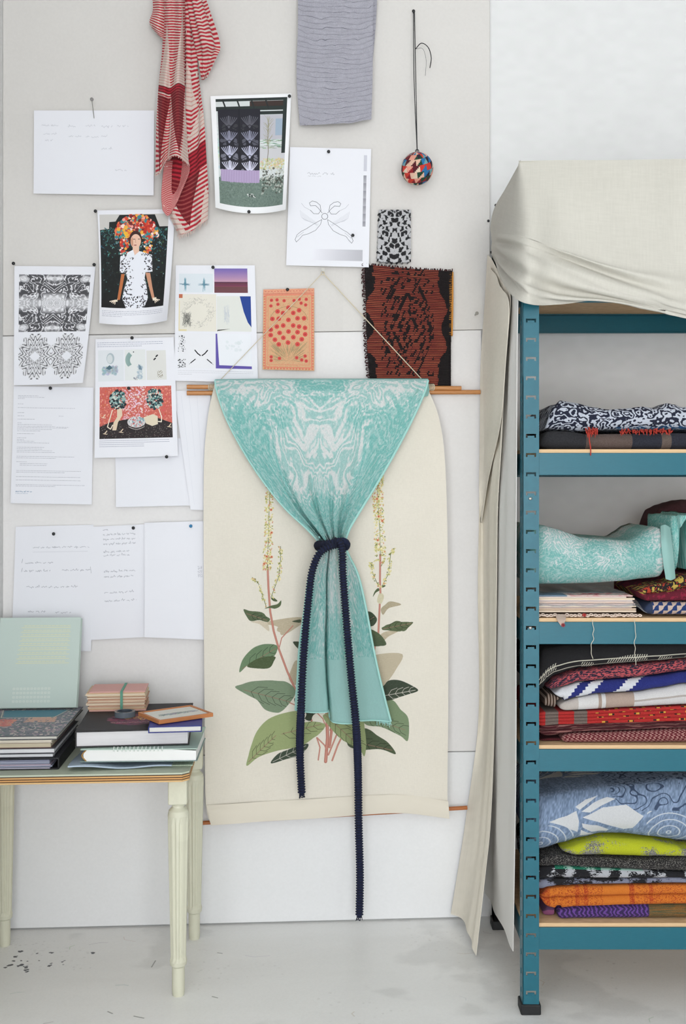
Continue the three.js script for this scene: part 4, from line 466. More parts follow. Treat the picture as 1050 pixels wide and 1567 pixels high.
{
  const t = thing('turquoise_cloth', 'turquoise and white damask cloth gathered and tied over the cream hanging', 'textile');
  // half widths (left, right) in units at each height, all edges of one piece of cloth
  const prof = [[582, 329, 655], [600, 332, 650], [640, 346, 632], [690, 372, 606], [740, 405, 577], [780, 438, 552], [810, 470, 534], [832, 488, 528], [850, 484, 534], [880, 473, 548], [930, 466, 560], [990, 458, 571], [1040, 455, 582], [1100, 452, 598]];
  const nu = 230, nv = 150, q = prof.map(([y, l, r]) => V(l, y, r));
  // folds: deep pleats run down to the tie and open again below it
  const notch = (u, c, w) => Math.exp(-Math.pow((u - c) / w, 2));
  const pleat = (u) => (u < 0.36 ? 0.55 * Math.pow(Math.sin(clamp(u / 0.36) * Math.PI), 0.5) : u < 0.64 ? 0.75 * Math.pow(Math.sin(clamp((u - 0.36) / 0.28) * Math.PI), 0.4) : -0.35 * Math.sin(((u - 0.64) / 0.36) * Math.PI)) - 1.0 * notch(u, 0.36, 0.013) - 0.5 * notch(u, 0.64, 0.03);
  const rays = (u) => 0.3 * Math.sin(u * 9 + 0.4) + 0.12 * Math.sin(u * 31 + 2) - 1.0 * notch(u, 0.2, 0.028) - 0.75 * notch(u, 0.43, 0.022) - 1.1 * notch(u, 0.77, 0.045) - 0.5 * notch(u, 0.6, 0.02);
  const at = (u, v) => {
    const s = cr(q, v), py = s.y, low = v > 7 / 13, open = low ? smooth(7 / 13, 1, v) : 1 - smooth(0.05, 7 / 13, v), tie = Math.exp(-Math.pow((py - 832) / 46, 2));
    const sag = low ? (u < 0.36 ? -14 : 6 * (u - 0.36)) * smooth(0.9, 1, v) : 8 * Math.sin(u * Math.PI) * smooth(0, 0.25, v) * (1 - tie), amp = low ? 0.014 + 0.024 * open + 0.006 * tie : 0.002 + 0.032 * smooth(0.12, 0.5, v);
    const px = lerp(s.x, s.z, u), bulge = 0.02 * Math.sin(u * Math.PI) * (low ? 0.8 : 0.6) + 0.03 * tie * Math.sin(u * Math.PI);
    const p = P(px, py + sag, 0.052); p.z += bulge + amp * lerp(rays(u), pleat(u), smooth(810, 870, py)) + (low ? 0 : 0.012 * smooth(0.3, 0.5, v)); return p;
  };
  part('drape', sheetGeo(at, nu, nv, 0.003, (u, v) => 0.0016 * (fbm(u * 40, v * 50, 2) - 0.5)), fabric({ map: turqMap }, 30, 36, 0.0012, pile), t);
  // rolled selvedges and hem of the same piece
  const hemM = std({ color: 0xa9dad3, roughness: 0.95 }), along = (f, n) => Array.from({ length: n }, (_, i) => { const p = f(i / (n - 1)); p.z += 0.002; return p; });
  part('rolled_edge', tube(along((s) => at(0, s), 50), 0.0022, 120, 6), hemM, t); part('rolled_edge', tube(along((s) => at(1, s), 50), 0.003, 120, 6), hemM, t); part('hem', tube(along((s) => at(s, 1), 70), 0.0018, 140, 6), hemM, t);
  part('top_roll', tube([P(329, 587, 0.03), P(420, 586, 0.03), P(540, 586, 0.03), P(655, 586, 0.03)], 0.011, 60, 10), fabric({ map: repeated(turqMap, 1, 0.05) }, 30, 3, 0.0012, pile), t);
  part('corner_fold', cloth(rowsPx([[[640, 588, 0.05], [656, 586, 0.04]], [[638, 598, 0.056], [657, 598, 0.044]], [[628, 612, 0.054], [655, 606, 0.04]]]), 8, 8, 0.004), fabric({ color: 0x9fd3cc }, 3, 3, 0.001, pile), t);
  const R = rng(99), fr = []; for (let i = 0; i < 26; i++) { const p = at(0.86 + 0.14 * i / 25, 1); fr.push(rod(p, p.clone().add(V((R() - 0.3) * 0.012, -0.004 - R() * 0.01, (R() - 0.5) * 0.01)), 0.0008, 4)); } part('frayed_corner', fr, hemM, t).userData.kind = 'stuff'; rebase(t);
}
{
  const t = thing('crocheted_cord', 'thick navy blue crocheted cord tied round the turquoise cloth', 'cord');
  const navy = std({ roughness: 0.9, map: field(64, 512, (u, v) => { const k = (v * 128) % 1 < 0.5 ? 1 : 0.6, s = (u * 6) % 1 < 0.12 ? 0.7 : 1; return [20 * k * s, 29 * k * s, 62 * k * s]; }) });
  // a ribbed tube: its radius swells and dips with every crocheted round
  function ribbed(pts, r, rounds) {
    const curve = new THREE.CatmullRomCurve3(pts), n = rounds * 4, g = new THREE.TubeGeometry(curve, n, r, 10, false), p = g.attributes.position, uv = g.attributes.uv, c = V(0, 0, 0);
    for (let i = 0; i <= n; i++) { const k = 1 + 0.24 * Math.cos((i / 4) * Math.PI * 2) - (i < 2 || i > n - 2 ? 0.35 : 0); curve.getPointAt(i / n, c); for (let j = 0; j <= 10; j++) { const o = i * 11 + j; p.setXYZ(o, c.x + (p.getX(o) - c.x) * k, c.y + (p.getY(o) - c.y) * k, c.z + (p.getZ(o) - c.z) * k); uv.setXY(o, j / 10, (i / n) * rounds / 128); } }
    g.computeVertexNormals(); return g;
  }
  const pt = (l) => l.map(([x, y, z]) => P(x, y, z));
  part('cord_end', ribbed(pt([[520, 832, 0.127], [505, 836, 0.136], [490, 846, 0.138], [479, 870, 0.137], [472, 920, 0.132], [465, 1000, 0.127], [461, 1080, 0.122], [459, 1150, 0.075], [462, 1216, 0.062]]), 0.0084, 100), navy, t);
  part('cord_end', ribbed(pt([[505, 834, 0.127], [518, 828, 0.136], [523, 840, 0.139], [525, 880, 0.137], [531, 960, 0.132], [538, 1040, 0.127], [545, 1110, 0.117], [548, 1180, 0.075], [549, 1260, 0.06], [551, 1340, 0.056], [550, 1403, 0.055]]), 0.0084, 150), navy, t);
  part('loop', ribbed(pt([[488, 838, 0.06], [487, 834, 0.09], [496, 833, 0.124], [510, 830, 0.131], [524, 829, 0.120], [530, 833, 0.085], [528, 838, 0.06]]), 0.0085, 26), navy, t);
  const R = rng(120), tw = []; for (const [x, y, z] of [[462, 1217, 0.062], [550, 1404, 0.055]]) for (let i = 0; i < 10; i++) { const p = P(x + (R() - 0.5) * 8, y, z); tw.push(rod(p, p.clone().add(V((R() - 0.5) * 0.008, -0.004 - R() * 0.004, 0.002)), 0.001, 4)); }
  part('tufts', tw, navy, t).userData.kind = 'stuff'; rebase(t);
}

// ---------------------------------------------------------------- small table
const TOP = 0.489;
const sage = std({ roughness: 0.55, map: field(256, 256, (u, v) => { const k = 8 * (fbm(u * 8, v * 8, 3) - 0.5); return [216 + k, 215 + k, 194 + k]; }) });
{
  const t = thing('side_table', 'small pale green side table with fluted legs and a plywood top', 'table');
  const xr = P(289, 1181, 0.405).x, xl = ROOM.l + 0.004, z0 = 0.012, z1 = 0.405, cut = 0.014;
  const shape = new THREE.Shape([[xl, -z0], [xr, -z0], [xr, -(z1 - cut)], [xr - cut, -z1], [xl, -z1]].map(([x, y]) => new THREE.Vector2(x, y)));
  const ply = [[0.0035, std({ color: 0xbfc7b2, roughness: 0.5 })], [0.0022, std({ color: 0x4a3524, roughness: 0.8 })], [0.003, std({ color: 0xd6a56a, roughness: 0.7 })], [0.002, std({ color: 0x4a3220, roughness: 0.8 })], [0.003, std({ color: 0xcf9a5e, roughness: 0.7 })], [0.002, std({ color: 0x53391f, roughness: 0.8 })], [0.0035, std({ color: 0xd9b27c, roughness: 0.7 })]];
  let y = TOP; for (const [h, m] of ply) { y -= h; part('plywood_layer', new THREE.ExtrudeGeometry(shape, { depth: h, bevelEnabled: false }).rotateX(-Math.PI / 2).translate(0, y, 0), m, t); }
  // fluted, tapered legs under square blocks
  const legH = y, legGeo = (() => {
    const prof = [[0, 0.0125], [0.012, 0.0135], [0.06, 0.0135], [0.064, 0.0175], [0.072, 0.0185], [0.08, 0.0165], [0.36, 0.0225], [0.375, 0.0225], [0.385, 0.0205], [0.392, 0.0135], [0.396, 0.0135], [0.404, 0.0195], [0.406, 0.0]].map(([h, r]) => [h / 0.4575 * legH, r]);
    const N = 48, pos = [], idx = [], M = []; for (let k = 0; k < prof.length - 1; k++) M.push(prof[k]); M.push(prof[prof.length - 1]);
    for (const [h, r] of M) for (let i = 0; i <= N; i++) { const a = (i / N) * Math.PI * 2, fl = h > 0.078 && h < 0.37 ? 1 - 0.13 * Math.pow(Math.max(0, Math.cos(a * 10)), 0.6) : 1; pos.push(Math.cos(a) * r * fl, h, Math.sin(a) * r * fl); }
    for (let k = 0; k < M.length - 1; k++) for (let i = 0; i < N; i++) { const a = k * (N + 1) + i, b = a + N + 1; idx.push(a, b, a + 1, a + 1, b, b + 1); }
    const g = new THREE.BufferGeometry(); g.setAttribute('position', new THREE.Float32BufferAttribute(pos, 3)); g.setAttribute('uv', new THREE.Float32BufferAttribute(pos.map((_, i) => i).filter((i) => i % 3 < 2).map((i) => pos[i] * 3), 2)); g.setIndex(idx); const f = g.toNonIndexed(); f.computeVertexNormals(); return f;
  })();
  const blockH = legH - 0.406 / 0.4575 * legH + 0.006, fr = T(273, 1522, 0), bk = T(298, 1433, 0);
  for (const [x, z] of [[fr.x, fr.z], [bk.x, bk.z + 0.01], [xl + 0.024, fr.z], [xl + 0.022, bk.z + 0.02]]) { const leg = part('leg', legGeo.clone().translate(x, 0, z), sage, t); part('leg_block', rbox(0.04, blockH, 0.04, 0.003, x, legH - blockH / 2, z), sage, leg); }
  part('side_rail', box(0.016, 0.03, fr.z - bk.z - 0.05, fr.x + 0.002, legH - 0.015, (fr.z + bk.z) / 2), sage, t); part('side_rail', box(0.016, 0.03, fr.z - bk.z - 0.05, xl + 0.023, legH - 0.015, (fr.z + bk.z) / 2), sage, t);
  rebase(t);
}
// a closed book lying flat: two boards, a spine and a block of pages; spine on the left
function book(name, label, o, group) {
  const t = thing(name, label, o.category || 'book', group), { w, d, h, b = 0.0025, over = 0.003 } = o, cov = o.cover, page = std({ roughness: 0.85, map: pageEdge, color: o.page || 0xf2efe8 });
  const top = part('front_cover', rbox(w, b, d, b * 0.4, 0, h - b / 2, 0), Array.isArray(cov) ? cov : cov, t); if (o.topMap) { const p = new THREE.PlaneGeometry(w - 0.001, d - 0.001).rotateX(-Math.PI / 2).translate(0, h + 0.0002, 0); part('cover_print', p, o.topMap, top); }
  part('back_cover', rbox(w, b, d, b * 0.4, 0, b / 2, 0), o.backCover || cov, t); if (o.spine !== false) part('spine', rbox(b, h, d, b * 0.4, -w / 2 + b / 2, h / 2, 0), o.spineMat || cov, t);
  part('pages', box(w - b - over, h - 2 * b, d - 2 * over, b / 2 - over / 2 + 0.0005, h / 2, 0), page, t); t.position.set(...o.at); t.rotation.y = o.turn || 0; return t;
}
const pageEdge = field(64, 256, (u, v) => { const k = 236 + 22 * (noise(u * 5, v * 256) - 0.5) + 6 * (noise(u * 40, v * 90) - 0.5); return [k, k, k]; });
const plain = (c, r = 0.6) => std({ color: c, roughness: r });
const zFront = 0.365;
{ // left stack
  const G = 'books stacked at the wall end of the table', xr = (px, y, z) => P(px, y, z).x, L = ROOM.l + 0.006; let y = TOP;
  const lay = (name, label, px, h, o) => { const r = P(px, 1150, o.z1 || zFront).x, w = r - L, z1 = o.z1 || zFront, d = o.d || 0.26; book(name, label, { ...o, w, h, d, at: [L + w / 2, y + 0.0004, z1 - d / 2] }, G); y += h + 0.0006; };
  { // dark folder with loose grey sheets
    const t = thing('document_folder', 'black document folder stuffed with grey paper sheets, at the bottom of the book stack', 'folder', G), r = P(86, 1180, zFront).x, w = r - L, R = rng(131), d = 0.26;
    part('back_board', rbox(w + 0.004, 0.003, d, 0.001, 0, 0.0015, 0), plain(0x1b1d22), t); part('front_board', rbox(w + 0.004, 0.003, d, 0.001, 0, 0.0235, 0), plain(0x24262c), t); part('spine', rbox(0.003, 0.025, d, 0.001, w / 2 + 0.002, 0.0125, -0.002), plain(0x17181c), t);
    for (let i = 0; i < 6; i++) part('sheet', box(w - 0.012 - R() * 0.012, 0.0024, d - 0.004, -0.006, 0.0045 + i * 0.003, 0.001 + R() * 0.003).rotateY((R() - 0.5) * 0.03), plain([0xa9a7b6, 0x9aa0b4, 0xb7a9ba, 0x8f93a6, 0xa5a9bd, 0x878aa0][i], 0.8), t);
    t.position.set(L + w / 2 + 0.002, y, zFront - d / 2); y += 0.0256;
  }
  lay('exhibition_book', 'white paged softcover book lying on the black document folder', 82, 0.0085, { cover: plain(0x3b3d44), page: 0xeef0f4, spine: false, b: 0.0012 }); lay('exhibition_book', 'thin white paged softcover book under the tan paged booklet', 84, 0.0105, { cover: plain(0x55565c), page: 0xf2f3f6, spine: false, b: 0.0012, z1: 0.367 });
  lay('paperback_book', 'tan paged paperback with a cut corner in the book stack', 79, 0.011, { cover: plain(0x7a5f5c), page: 0xd9cdb2, spine: false, b: 0.001 }); lay('booklet', 'thin cream booklet directly under the patterned art book', 80, 0.006, { cover: plain(0xe4dccb), page: 0xf0e8da, spine: false, b: 0.001, z1: 0.368 });
  const cover = tex(512, 512, (g) => { const R = rng(140); g.fillStyle = 'rgb(112,116,124)'; g.fillRect(0, 0, 512, 512); for (let i = 0; i < 1400; i++) dot(g, R() * 512, R() * 512, 2 + R() * 8, ['rgb(176,150,156)', 'rgb(120,116,130)', 'rgb(90,110,112)', 'rgb(196,180,176)', 'rgb(140,120,140)', 'rgb(80,90,100)'][Math.floor(R() * 6)]); for (let i = 0; i < 24; i++) { g.strokeStyle = 'rgb(206,196,186)'; g.lineWidth = 3; g.beginPath(); g.arc(R() * 512, 240 + R() * 260, 14 + R() * 26, R() * 6, R() * 6 + 3); g.stroke(); } for (let i = 0; i < 300; i++) dot(g, 60 + R() * 140, 230 + R() * 120, 3 + R() * 8, R() < 0.6 ? 'rgb(206,110,104)' : 'rgb(214,140,120)'); for (let i = 0; i < 200; i++) dot(g, 260 + R() * 160, 190 + R() * 90, 3 + R() * 8, 'rgb(206,160,140)'); poly(g, [[70, 60], [440, 60], [400, 190], [110, 190]], 'rgb(64,122,140)'); line(g, [[60, 50], [100, 195], [400, 195], [445, 50]], 'rgb(216,214,190)', 4); });
  lay('art_book', 'large art book with a multicoloured floral patterned cover', 88, 0.0085, { cover: plain(0x4a4d52), page: 0xe9e6dc, spine: false, b: 0.0016, topMap: std({ map: cover, roughness: 0.5 }), d: 0.29, z1: 0.37 });
  // mint book leaning on the wall
  const t = thing('mint_book', 'pale mint green book with faint gold lines standing against the wall', 'book'), wM = P(127, 945, 0.04).x - L - 0.004, hM = 0.213, thick = 0.016;
  const face = paperMat(512, 560, (g) => { for (let i = 0; i < 9; i++) { for (let k = 0; k < 60; k++) { g.fillStyle = k % 5 ? 'rgb(222,222,180)' : 'rgb(196,212,196)'; g.fillRect(150 + k * 5 - i * 3, 48 + i * 28, 4, 5); } line(g, [[140 - i * 3, 62 + i * 28], [450, 62 + i * 28]], 'rgb(220,222,186)', 4); } for (let r = 0; r < 4; r++) for (let k = 0; k < 11; k++) { g.strokeStyle = 'rgb(214,224,216)'; g.lineWidth = 5; g.strokeRect(110 + k * 22, 440 + r * 26, 11, 9); } }, 'rgb(198,213,206)');
  const mint = plain(0xc4d4cc, 0.6); part('front_cover', [rbox(wM, hM, 0.003, 0.001, 0, hM / 2, thick / 2)], mint, t); part('cover_print', new THREE.PlaneGeometry(wM - 0.002, hM - 0.002).translate(0, hM / 2, thick / 2 + 0.0017), face, t); part('back_cover', rbox(wM, hM, 0.003, 0.001, 0, hM / 2, -thick / 2), mint, t); part('pages', box(wM - 0.004, hM - 0.006, thick - 0.003, -0.001, hM / 2, 0), plain(0xdfe2dc), t);
  t.position.set(L + wM / 2 + 0.002, y + 0.002, 0.1); t.rotation.x = -0.27;
}
{ // right stack
  const G = 'books piled beside the wall hanging'; let y = TOP;
  // pale green gridded mat
  const matMap = field(256, 256, (u, v) => { const gx = (u * 16) % 1 < 0.08, gy = (v * 20) % 1 < 0.08; return gx || gy ? [206, 218, 198] : [176, 192, 170]; });
  const mx0 = P(200, 1150, 0.3).x, mx1 = P(299, 1170, 0.36).x - 0.006; rebase(single('cutting_mat', rbox(mx1 - mx0, 0.003, 0.33, 0.0012, (mx0 + mx1) / 2, y + 0.0018, 0.19), std({ map: matMap, roughness: 0.6 }), 'pale green gridded cutting mat lying on the table top', 'mat'));
  y += 0.0034;
  { // plastic sleeve
    const x0 = P(105, 1178, 0.375).x, x1 = P(262, 1172, 0.375).x; rebase(single('plastic_sleeve', sheetGeo((u, v) => V(lerp(x0, x1, u), y + 0.002 + 0.007 * Math.pow(1 - u, 2) * smooth(0.3, 0.9, v) + 0.002 * Math.sin(u * 9), lerp(0.16, 0.385 - 0.02 * u, v)), 30, 20, 0.003), std({ color: 0xaebfd0, roughness: 0.25 }), 'crumpled pale blue plastic sleeve under the ring bound notebook', 'folder'));
  }
  y += 0.0115;
  { // ring bound notebook, pages fanned at the left
    const t = thing('ring_notebook', 'white ring bound notebook with mint cover under the black book', 'notebook', G), w = 0.246, d = 0.2, h = 0.0275;
    part('back_cover', rbox(w, 0.0016, d, 0.0005, 0, 0.0008, 0), plain(0x8fa3a0), t); part('front_cover', rbox(w, 0.0018, d, 0.0005, 0, h - 0.001, 0), plain(0xb9d0c3), t);
    const s = new THREE.Shape(); s.moveTo(w / 2 - 0.003, 0.0018); s.lineTo(-w / 2 + 0.012, 0.0018); s.quadraticCurveTo(-w / 2, h / 2, -w / 2 + 0.012, h - 0.0022); s.lineTo(w / 2 - 0.06, h - 0.0022); s.lineTo(w / 2 - 0.003, h - 0.006); s.closePath(); part('pages', new THREE.ExtrudeGeometry(s, { depth: d - 0.006, bevelEnabled: false }).translate(0, 0, -d / 2 + 0.003), plain(0xf1f1ef, 0.85), t);
    const edge = new THREE.CatmullRomCurve3([V(-w / 2 + 0.012, 0.0016, d / 2 - 0.003), V(-w / 2 + 0.003, h / 2, d / 2 - 0.003), V(-w / 2 + 0.012, h - 0.002, d / 2 - 0.003)]); part('gilt_edge', new THREE.TubeGeometry(edge, 14, 0.0014, 6), plain(0xb48a4a, 0.5), t);
    for (let i = 0; i < 13; i++) part('ring', new THREE.TorusGeometry(0.0045, 0.0011, 6, 12).rotateY(Math.PI / 2).translate(-w / 2 + 0.07 + i * 0.0085, h - 0.001, d / 2 - 0.004), plain(0xdfe9e2, 0.4), t);
    const c = P(214, 1160, 0.37); t.position.set(c.x, y, 0.37 - d / 2); t.rotation.y = -0.02; y += h + 0.0012;
  }
  { // black book
    const cov = std({ roughness: 0.65, map: tex(512, 560, (g) => { const R = rng(150); g.fillStyle = 'rgb(34,30,34)'; g.fillRect(0, 0, 512, 560); for (let i = 0; i < 900; i++) { const a = R() * 6.3, d = Math.sqrt(R()) * 130; dot(g, 250 + Math.cos(a) * d, 340 + Math.sin(a) * d * 0.9, 3 + R() * 9, `rgba(${90 + R() * 50},${44 + R() * 24},${66 + R() * 30},0.5)`); } for (let i = 0; i < 9; i++) { g.strokeStyle = 'rgb(206,160,84)'; g.lineWidth = 4; g.beginPath(); g.ellipse(190 + i * 12, 300 + (i % 3) * 12, 22 + i * 2, 12, i * 0.6, 0, 5); g.stroke(); } for (let k = 0; k < 16; k++) { g.strokeStyle = 'rgb(190,150,150)'; g.lineWidth = 3; g.beginPath(); g.arc(150 + k * 12, 400 + (k % 2) * 6, 5, 0, 5); g.stroke(); } for (let i = 0; i < 60; i++) dot(g, 400 + R() * 90, 470 + R() * 60, 2 + R() * 5, i % 2 ? 'rgb(150,104,60)' : 'rgb(90,60,50)'); }) });
    const w = 0.24, d = 0.27, h = 0.0345, c = P(198, 1140, 0.35); book('coffee_table_book', 'thick black hardback book with a small gold and plum emblem', { w, d, h, cover: plain(0x1d1c20, 0.4), topMap: cov, spineMat: plain(0x24201f), at: [c.x, y, 0.352 - d / 2], turn: 0.05, over: 0.004, page: 0xf0eef0 }, G); y += h + 0.0006;
  }
  const deck = y;
  { // postcards
    const t = thing('postcard_stack', 'bundle of pink and buff postcards held by a green band', 'postcards'), R = rng(160), c = P(180, 1085, 0.13), cards = 15; let yy = 0;
    for (let i = 0; i < cards; i++) { const last = i === cards - 1, h = 0.0022 + R() * 0.0014; part('postcard', rbox(0.128 + R() * 0.008, h, 0.095, 0.0005, (R() - 0.5) * 0.006, yy + h / 2, (R() - 0.5) * 0.006), plain(last ? 0xdcaaa2 : [0xe0c8a8, 0xd6b896, 0xecdcc4, 0xc99f86, 0xe6cdb2, 0xd9a99b][Math.floor(R() * 6)], 0.85), t); yy += h + 0.0001; }
    part('rubber_band', [box(0.006, 0.001, 0.106, 0.012, yy + 0.0006, 0), box(0.006, yy, 0.001, 0.012, yy / 2, 0.0528)], plain(0x5f9c86, 0.6), t); t.position.set(c.x, deck, 0.112); t.rotation.y = 0.04;
  }
  { // tape roll
    const p = T(190, 1098, deck), ring = (r0, r1, h) => { const s = new THREE.Shape(); s.absarc(0, 0, r1, 0, Math.PI * 2); const q = new THREE.Path(); q.absarc(0, 0, r0, 0, Math.PI * 2); s.holes.push(q); return new THREE.ExtrudeGeometry(s, { depth: h, bevelEnabled: false, curveSegments: 32 }).rotateX(-Math.PI / 2); };
    const t = thing('tape_roll', 'roll of clear sticky tape lying on the black book', 'tape'); part('tape', ring(0.0185, 0.0235, 0.012), new THREE.MeshPhysicalMaterial({ color: 0x8a96a0, roughness: 0.2, transmission: 0.5, thickness: 0 }), t); part('core', ring(0.0165, 0.0184, 0.0125), plain(0x4a525c, 0.4), t); t.position.set(p.x, deck + 0.0003, p.z - 0.012);
  }
  { // blue notebook and framed picture resting on it
    const p = T(264, 1121, deck); book('blue_notebook', 'small cobalt blue hardback notebook under the framed picture', { w: 0.112, d: 0.118, h: 0.0135, b: 0.002, cover: plain(0x2b3684, 0.55), page: 0xf0efe8, at: [p.x + 0.002, deck, p.z - 0.058], turn: 0.06 }, G);
    const t = thing('framed_picture', 'small wooden framed pencil drawing lying on the blue notebook', 'picture'), w = 0.13, d = 0.105, h = 0.0085, wood = std({ roughness: 0.5, map: field(128, 32, (u, v) => { const k = 26 * (fbm(u * 3, v * 16, 3) - 0.5); return [190 + k, 122 + k, 72 + k]; }) }), f = 0.006;
    for (const s of [-1, 1]) { part('frame_side', rbox(w, h, f, 0.001, 0, h / 2, s * (d / 2 - f / 2)), wood, t); part('frame_side', rbox(f, h, d - 2 * f, 0.001, s * (w / 2 - f / 2), h / 2, 0), wood, t); }
    part('picture', box(w - 2 * f, 0.004, d - 2 * f, 0, h / 2, 0), paperMat(400, 300, (g) => { const R = rng(170); for (let i = 0; i < 160; i++) { const a = R() * 300 + 50; line(g, [[a, 150 + (R() - 0.5) * 70], [a + 20 + R() * 30, 150 + (R() - 0.5) * 60]], `rgb(${90 + R() * 80},${96 + R() * 80},${108 + R() * 70})`, 2); } }, 'rgb(226,224,216)'), t); part('backing', box(w - 0.004, 0.0015, d - 0.004, 0, 0.0008, 0), plain(0xcaa779), t);
    const q = P(264, 1095, 0.3); t.position.set(q.x + 0.006, deck + 0.0148, p.z - 0.09); t.rotation.y = 0.56; t.rotation.z = 0.0;
  }
}
// ---------------------------------------------------------------- steel racking
const ZF = 0.483, XL = P2(800, 1000, ZF).x, RW = 0.9, XR = XL + RW, ZB = 0.035, POST = 0.0337, POSTH = P2(800, 250, ZF).y;
const tealMap = field(256, 256, (u, v) => { const k = 5 * (noise(u * 120, v * 120) - 0.5); return [24 + k, 96 + k, 112 + k]; });
const teal = new THREE.MeshPhysicalMaterial({ map: tealMap, roughness: 0.38, metalness: 0.0, clearcoat: 0.08, clearcoatRoughness: 0.3, specularIntensity: 0.7 }), rubber = plain(0x17181a, 0.7), boardMat = std({ roughness: 0.7, map: field(256, 256, (u, v) => { const k = 20 * (noise(u * 90, v * 90) - 0.5) + 8 * (fbm(u * 10, v * 10, 2) - 0.5); return [216 + k, 182 + k, 140 + k]; }) });
const levels = [1420, 1147, 952, 693, 428].map((py) => P2(830, py, ZF).y), BEAM = 0.0455, BOARD = 0.0075, deckY = levels.map((y) => y + BOARD);
{
  const t = thing('storage_rack', 'teal steel boltless storage rack with chipboard shelves, loaded with folded textiles', 'shelving');
  const flange = (w, slot) => { const s = new THREE.Shape(); s.moveTo(0, 0.004); s.lineTo(w, 0.004); s.lineTo(w, POSTH); s.lineTo(0, POSTH); s.closePath(); for (let y = 0.045; y < POSTH - 0.02; y += 0.0395) { const a = w * (slot ? 0.2 : 0.42), b = w * (slot ? 0.82 : 0.66), p = new THREE.Path(); if (slot) { p.moveTo(a, y - 0.0035); p.lineTo(a, y + 0.0045); p.lineTo(b, y + 0.0045); p.lineTo(b, y - 0.0035); p.lineTo(b - 0.0035, y - 0.0035); p.lineTo(b - 0.0035, y + 0.0005); p.lineTo(a + 0.0035, y + 0.0005); p.lineTo(a + 0.0035, y - 0.0035); } else { p.moveTo(a, y - 0.006); p.lineTo(a, y + 0.006); p.lineTo(b, y + 0.003); p.lineTo(b, y - 0.009); } p.closePath(); s.holes.push(p); } return new THREE.ExtrudeGeometry(s, { depth: 0.0018, bevelEnabled: false }); };
  const front = flange(POST, true), side = flange(0.034, false);
  for (const [x, sx] of [[XL, 1], [XR, -1]]) for (const [z, sz] of [[ZF, 1], [ZB, -1]]) {
    const g = part('post', front.clone().scale(sx, 1, sz).translate(x, 0, z - (sz > 0 ? 0.0018 : -0.0018)), teal, t);
    part('side_flange', side.clone().rotateY(Math.PI / 2).scale(sx, 1, sz).translate(x, 0, z), teal, g); part('foot', [rbox(POST + 0.008, 0.022, 0.042, 0.003, x + sx * POST / 2, 0.011, z - sz * 0.018)], rubber, g, 'black plastic foot');
    if (sx > 0 && sz > 0) for (const py of [961, 763]) { const p = P2(812, py, ZF + 0.001); part('rivet', new THREE.SphereGeometry(0.004, 10, 6).scale(1, 0.8, 0.4).translate(p.x, p.y, ZF + 0.0005), steel, g); }
  }
  levels.forEach((y, i) => {
    part('shelf_board', box(RW - 0.008, BOARD, ZF - ZB - 0.01, (XL + XR) / 2, y + BOARD / 2, (ZF + ZB) / 2 - 0.001), boardMat, t);
    for (const [z, s] of [[ZF, 1], [ZB, -1]]) { const b = part('beam', rbox(RW - 2 * POST, BEAM, 0.0022, 0.0008, (XL + XR) / 2, y - BEAM / 2, z - s * 0.003), teal, t); part('beam_lip', [box(RW - 2 * POST, 0.0018, 0.02, (XL + XR) / 2, y - 0.0012, z - s * 0.013), box(RW - 2 * POST, 0.0018, 0.008, (XL + XR) / 2, y - BEAM + 0.001, z - s * 0.008)], teal, b); }
    for (const x of [XL + 0.004, XR - 0.004]) part('side_beam', box(0.002, BEAM, ZF - ZB - 0.08, x, y - BEAM / 2, (ZF + ZB) / 2), teal, t);
  });
  settle(t);
}
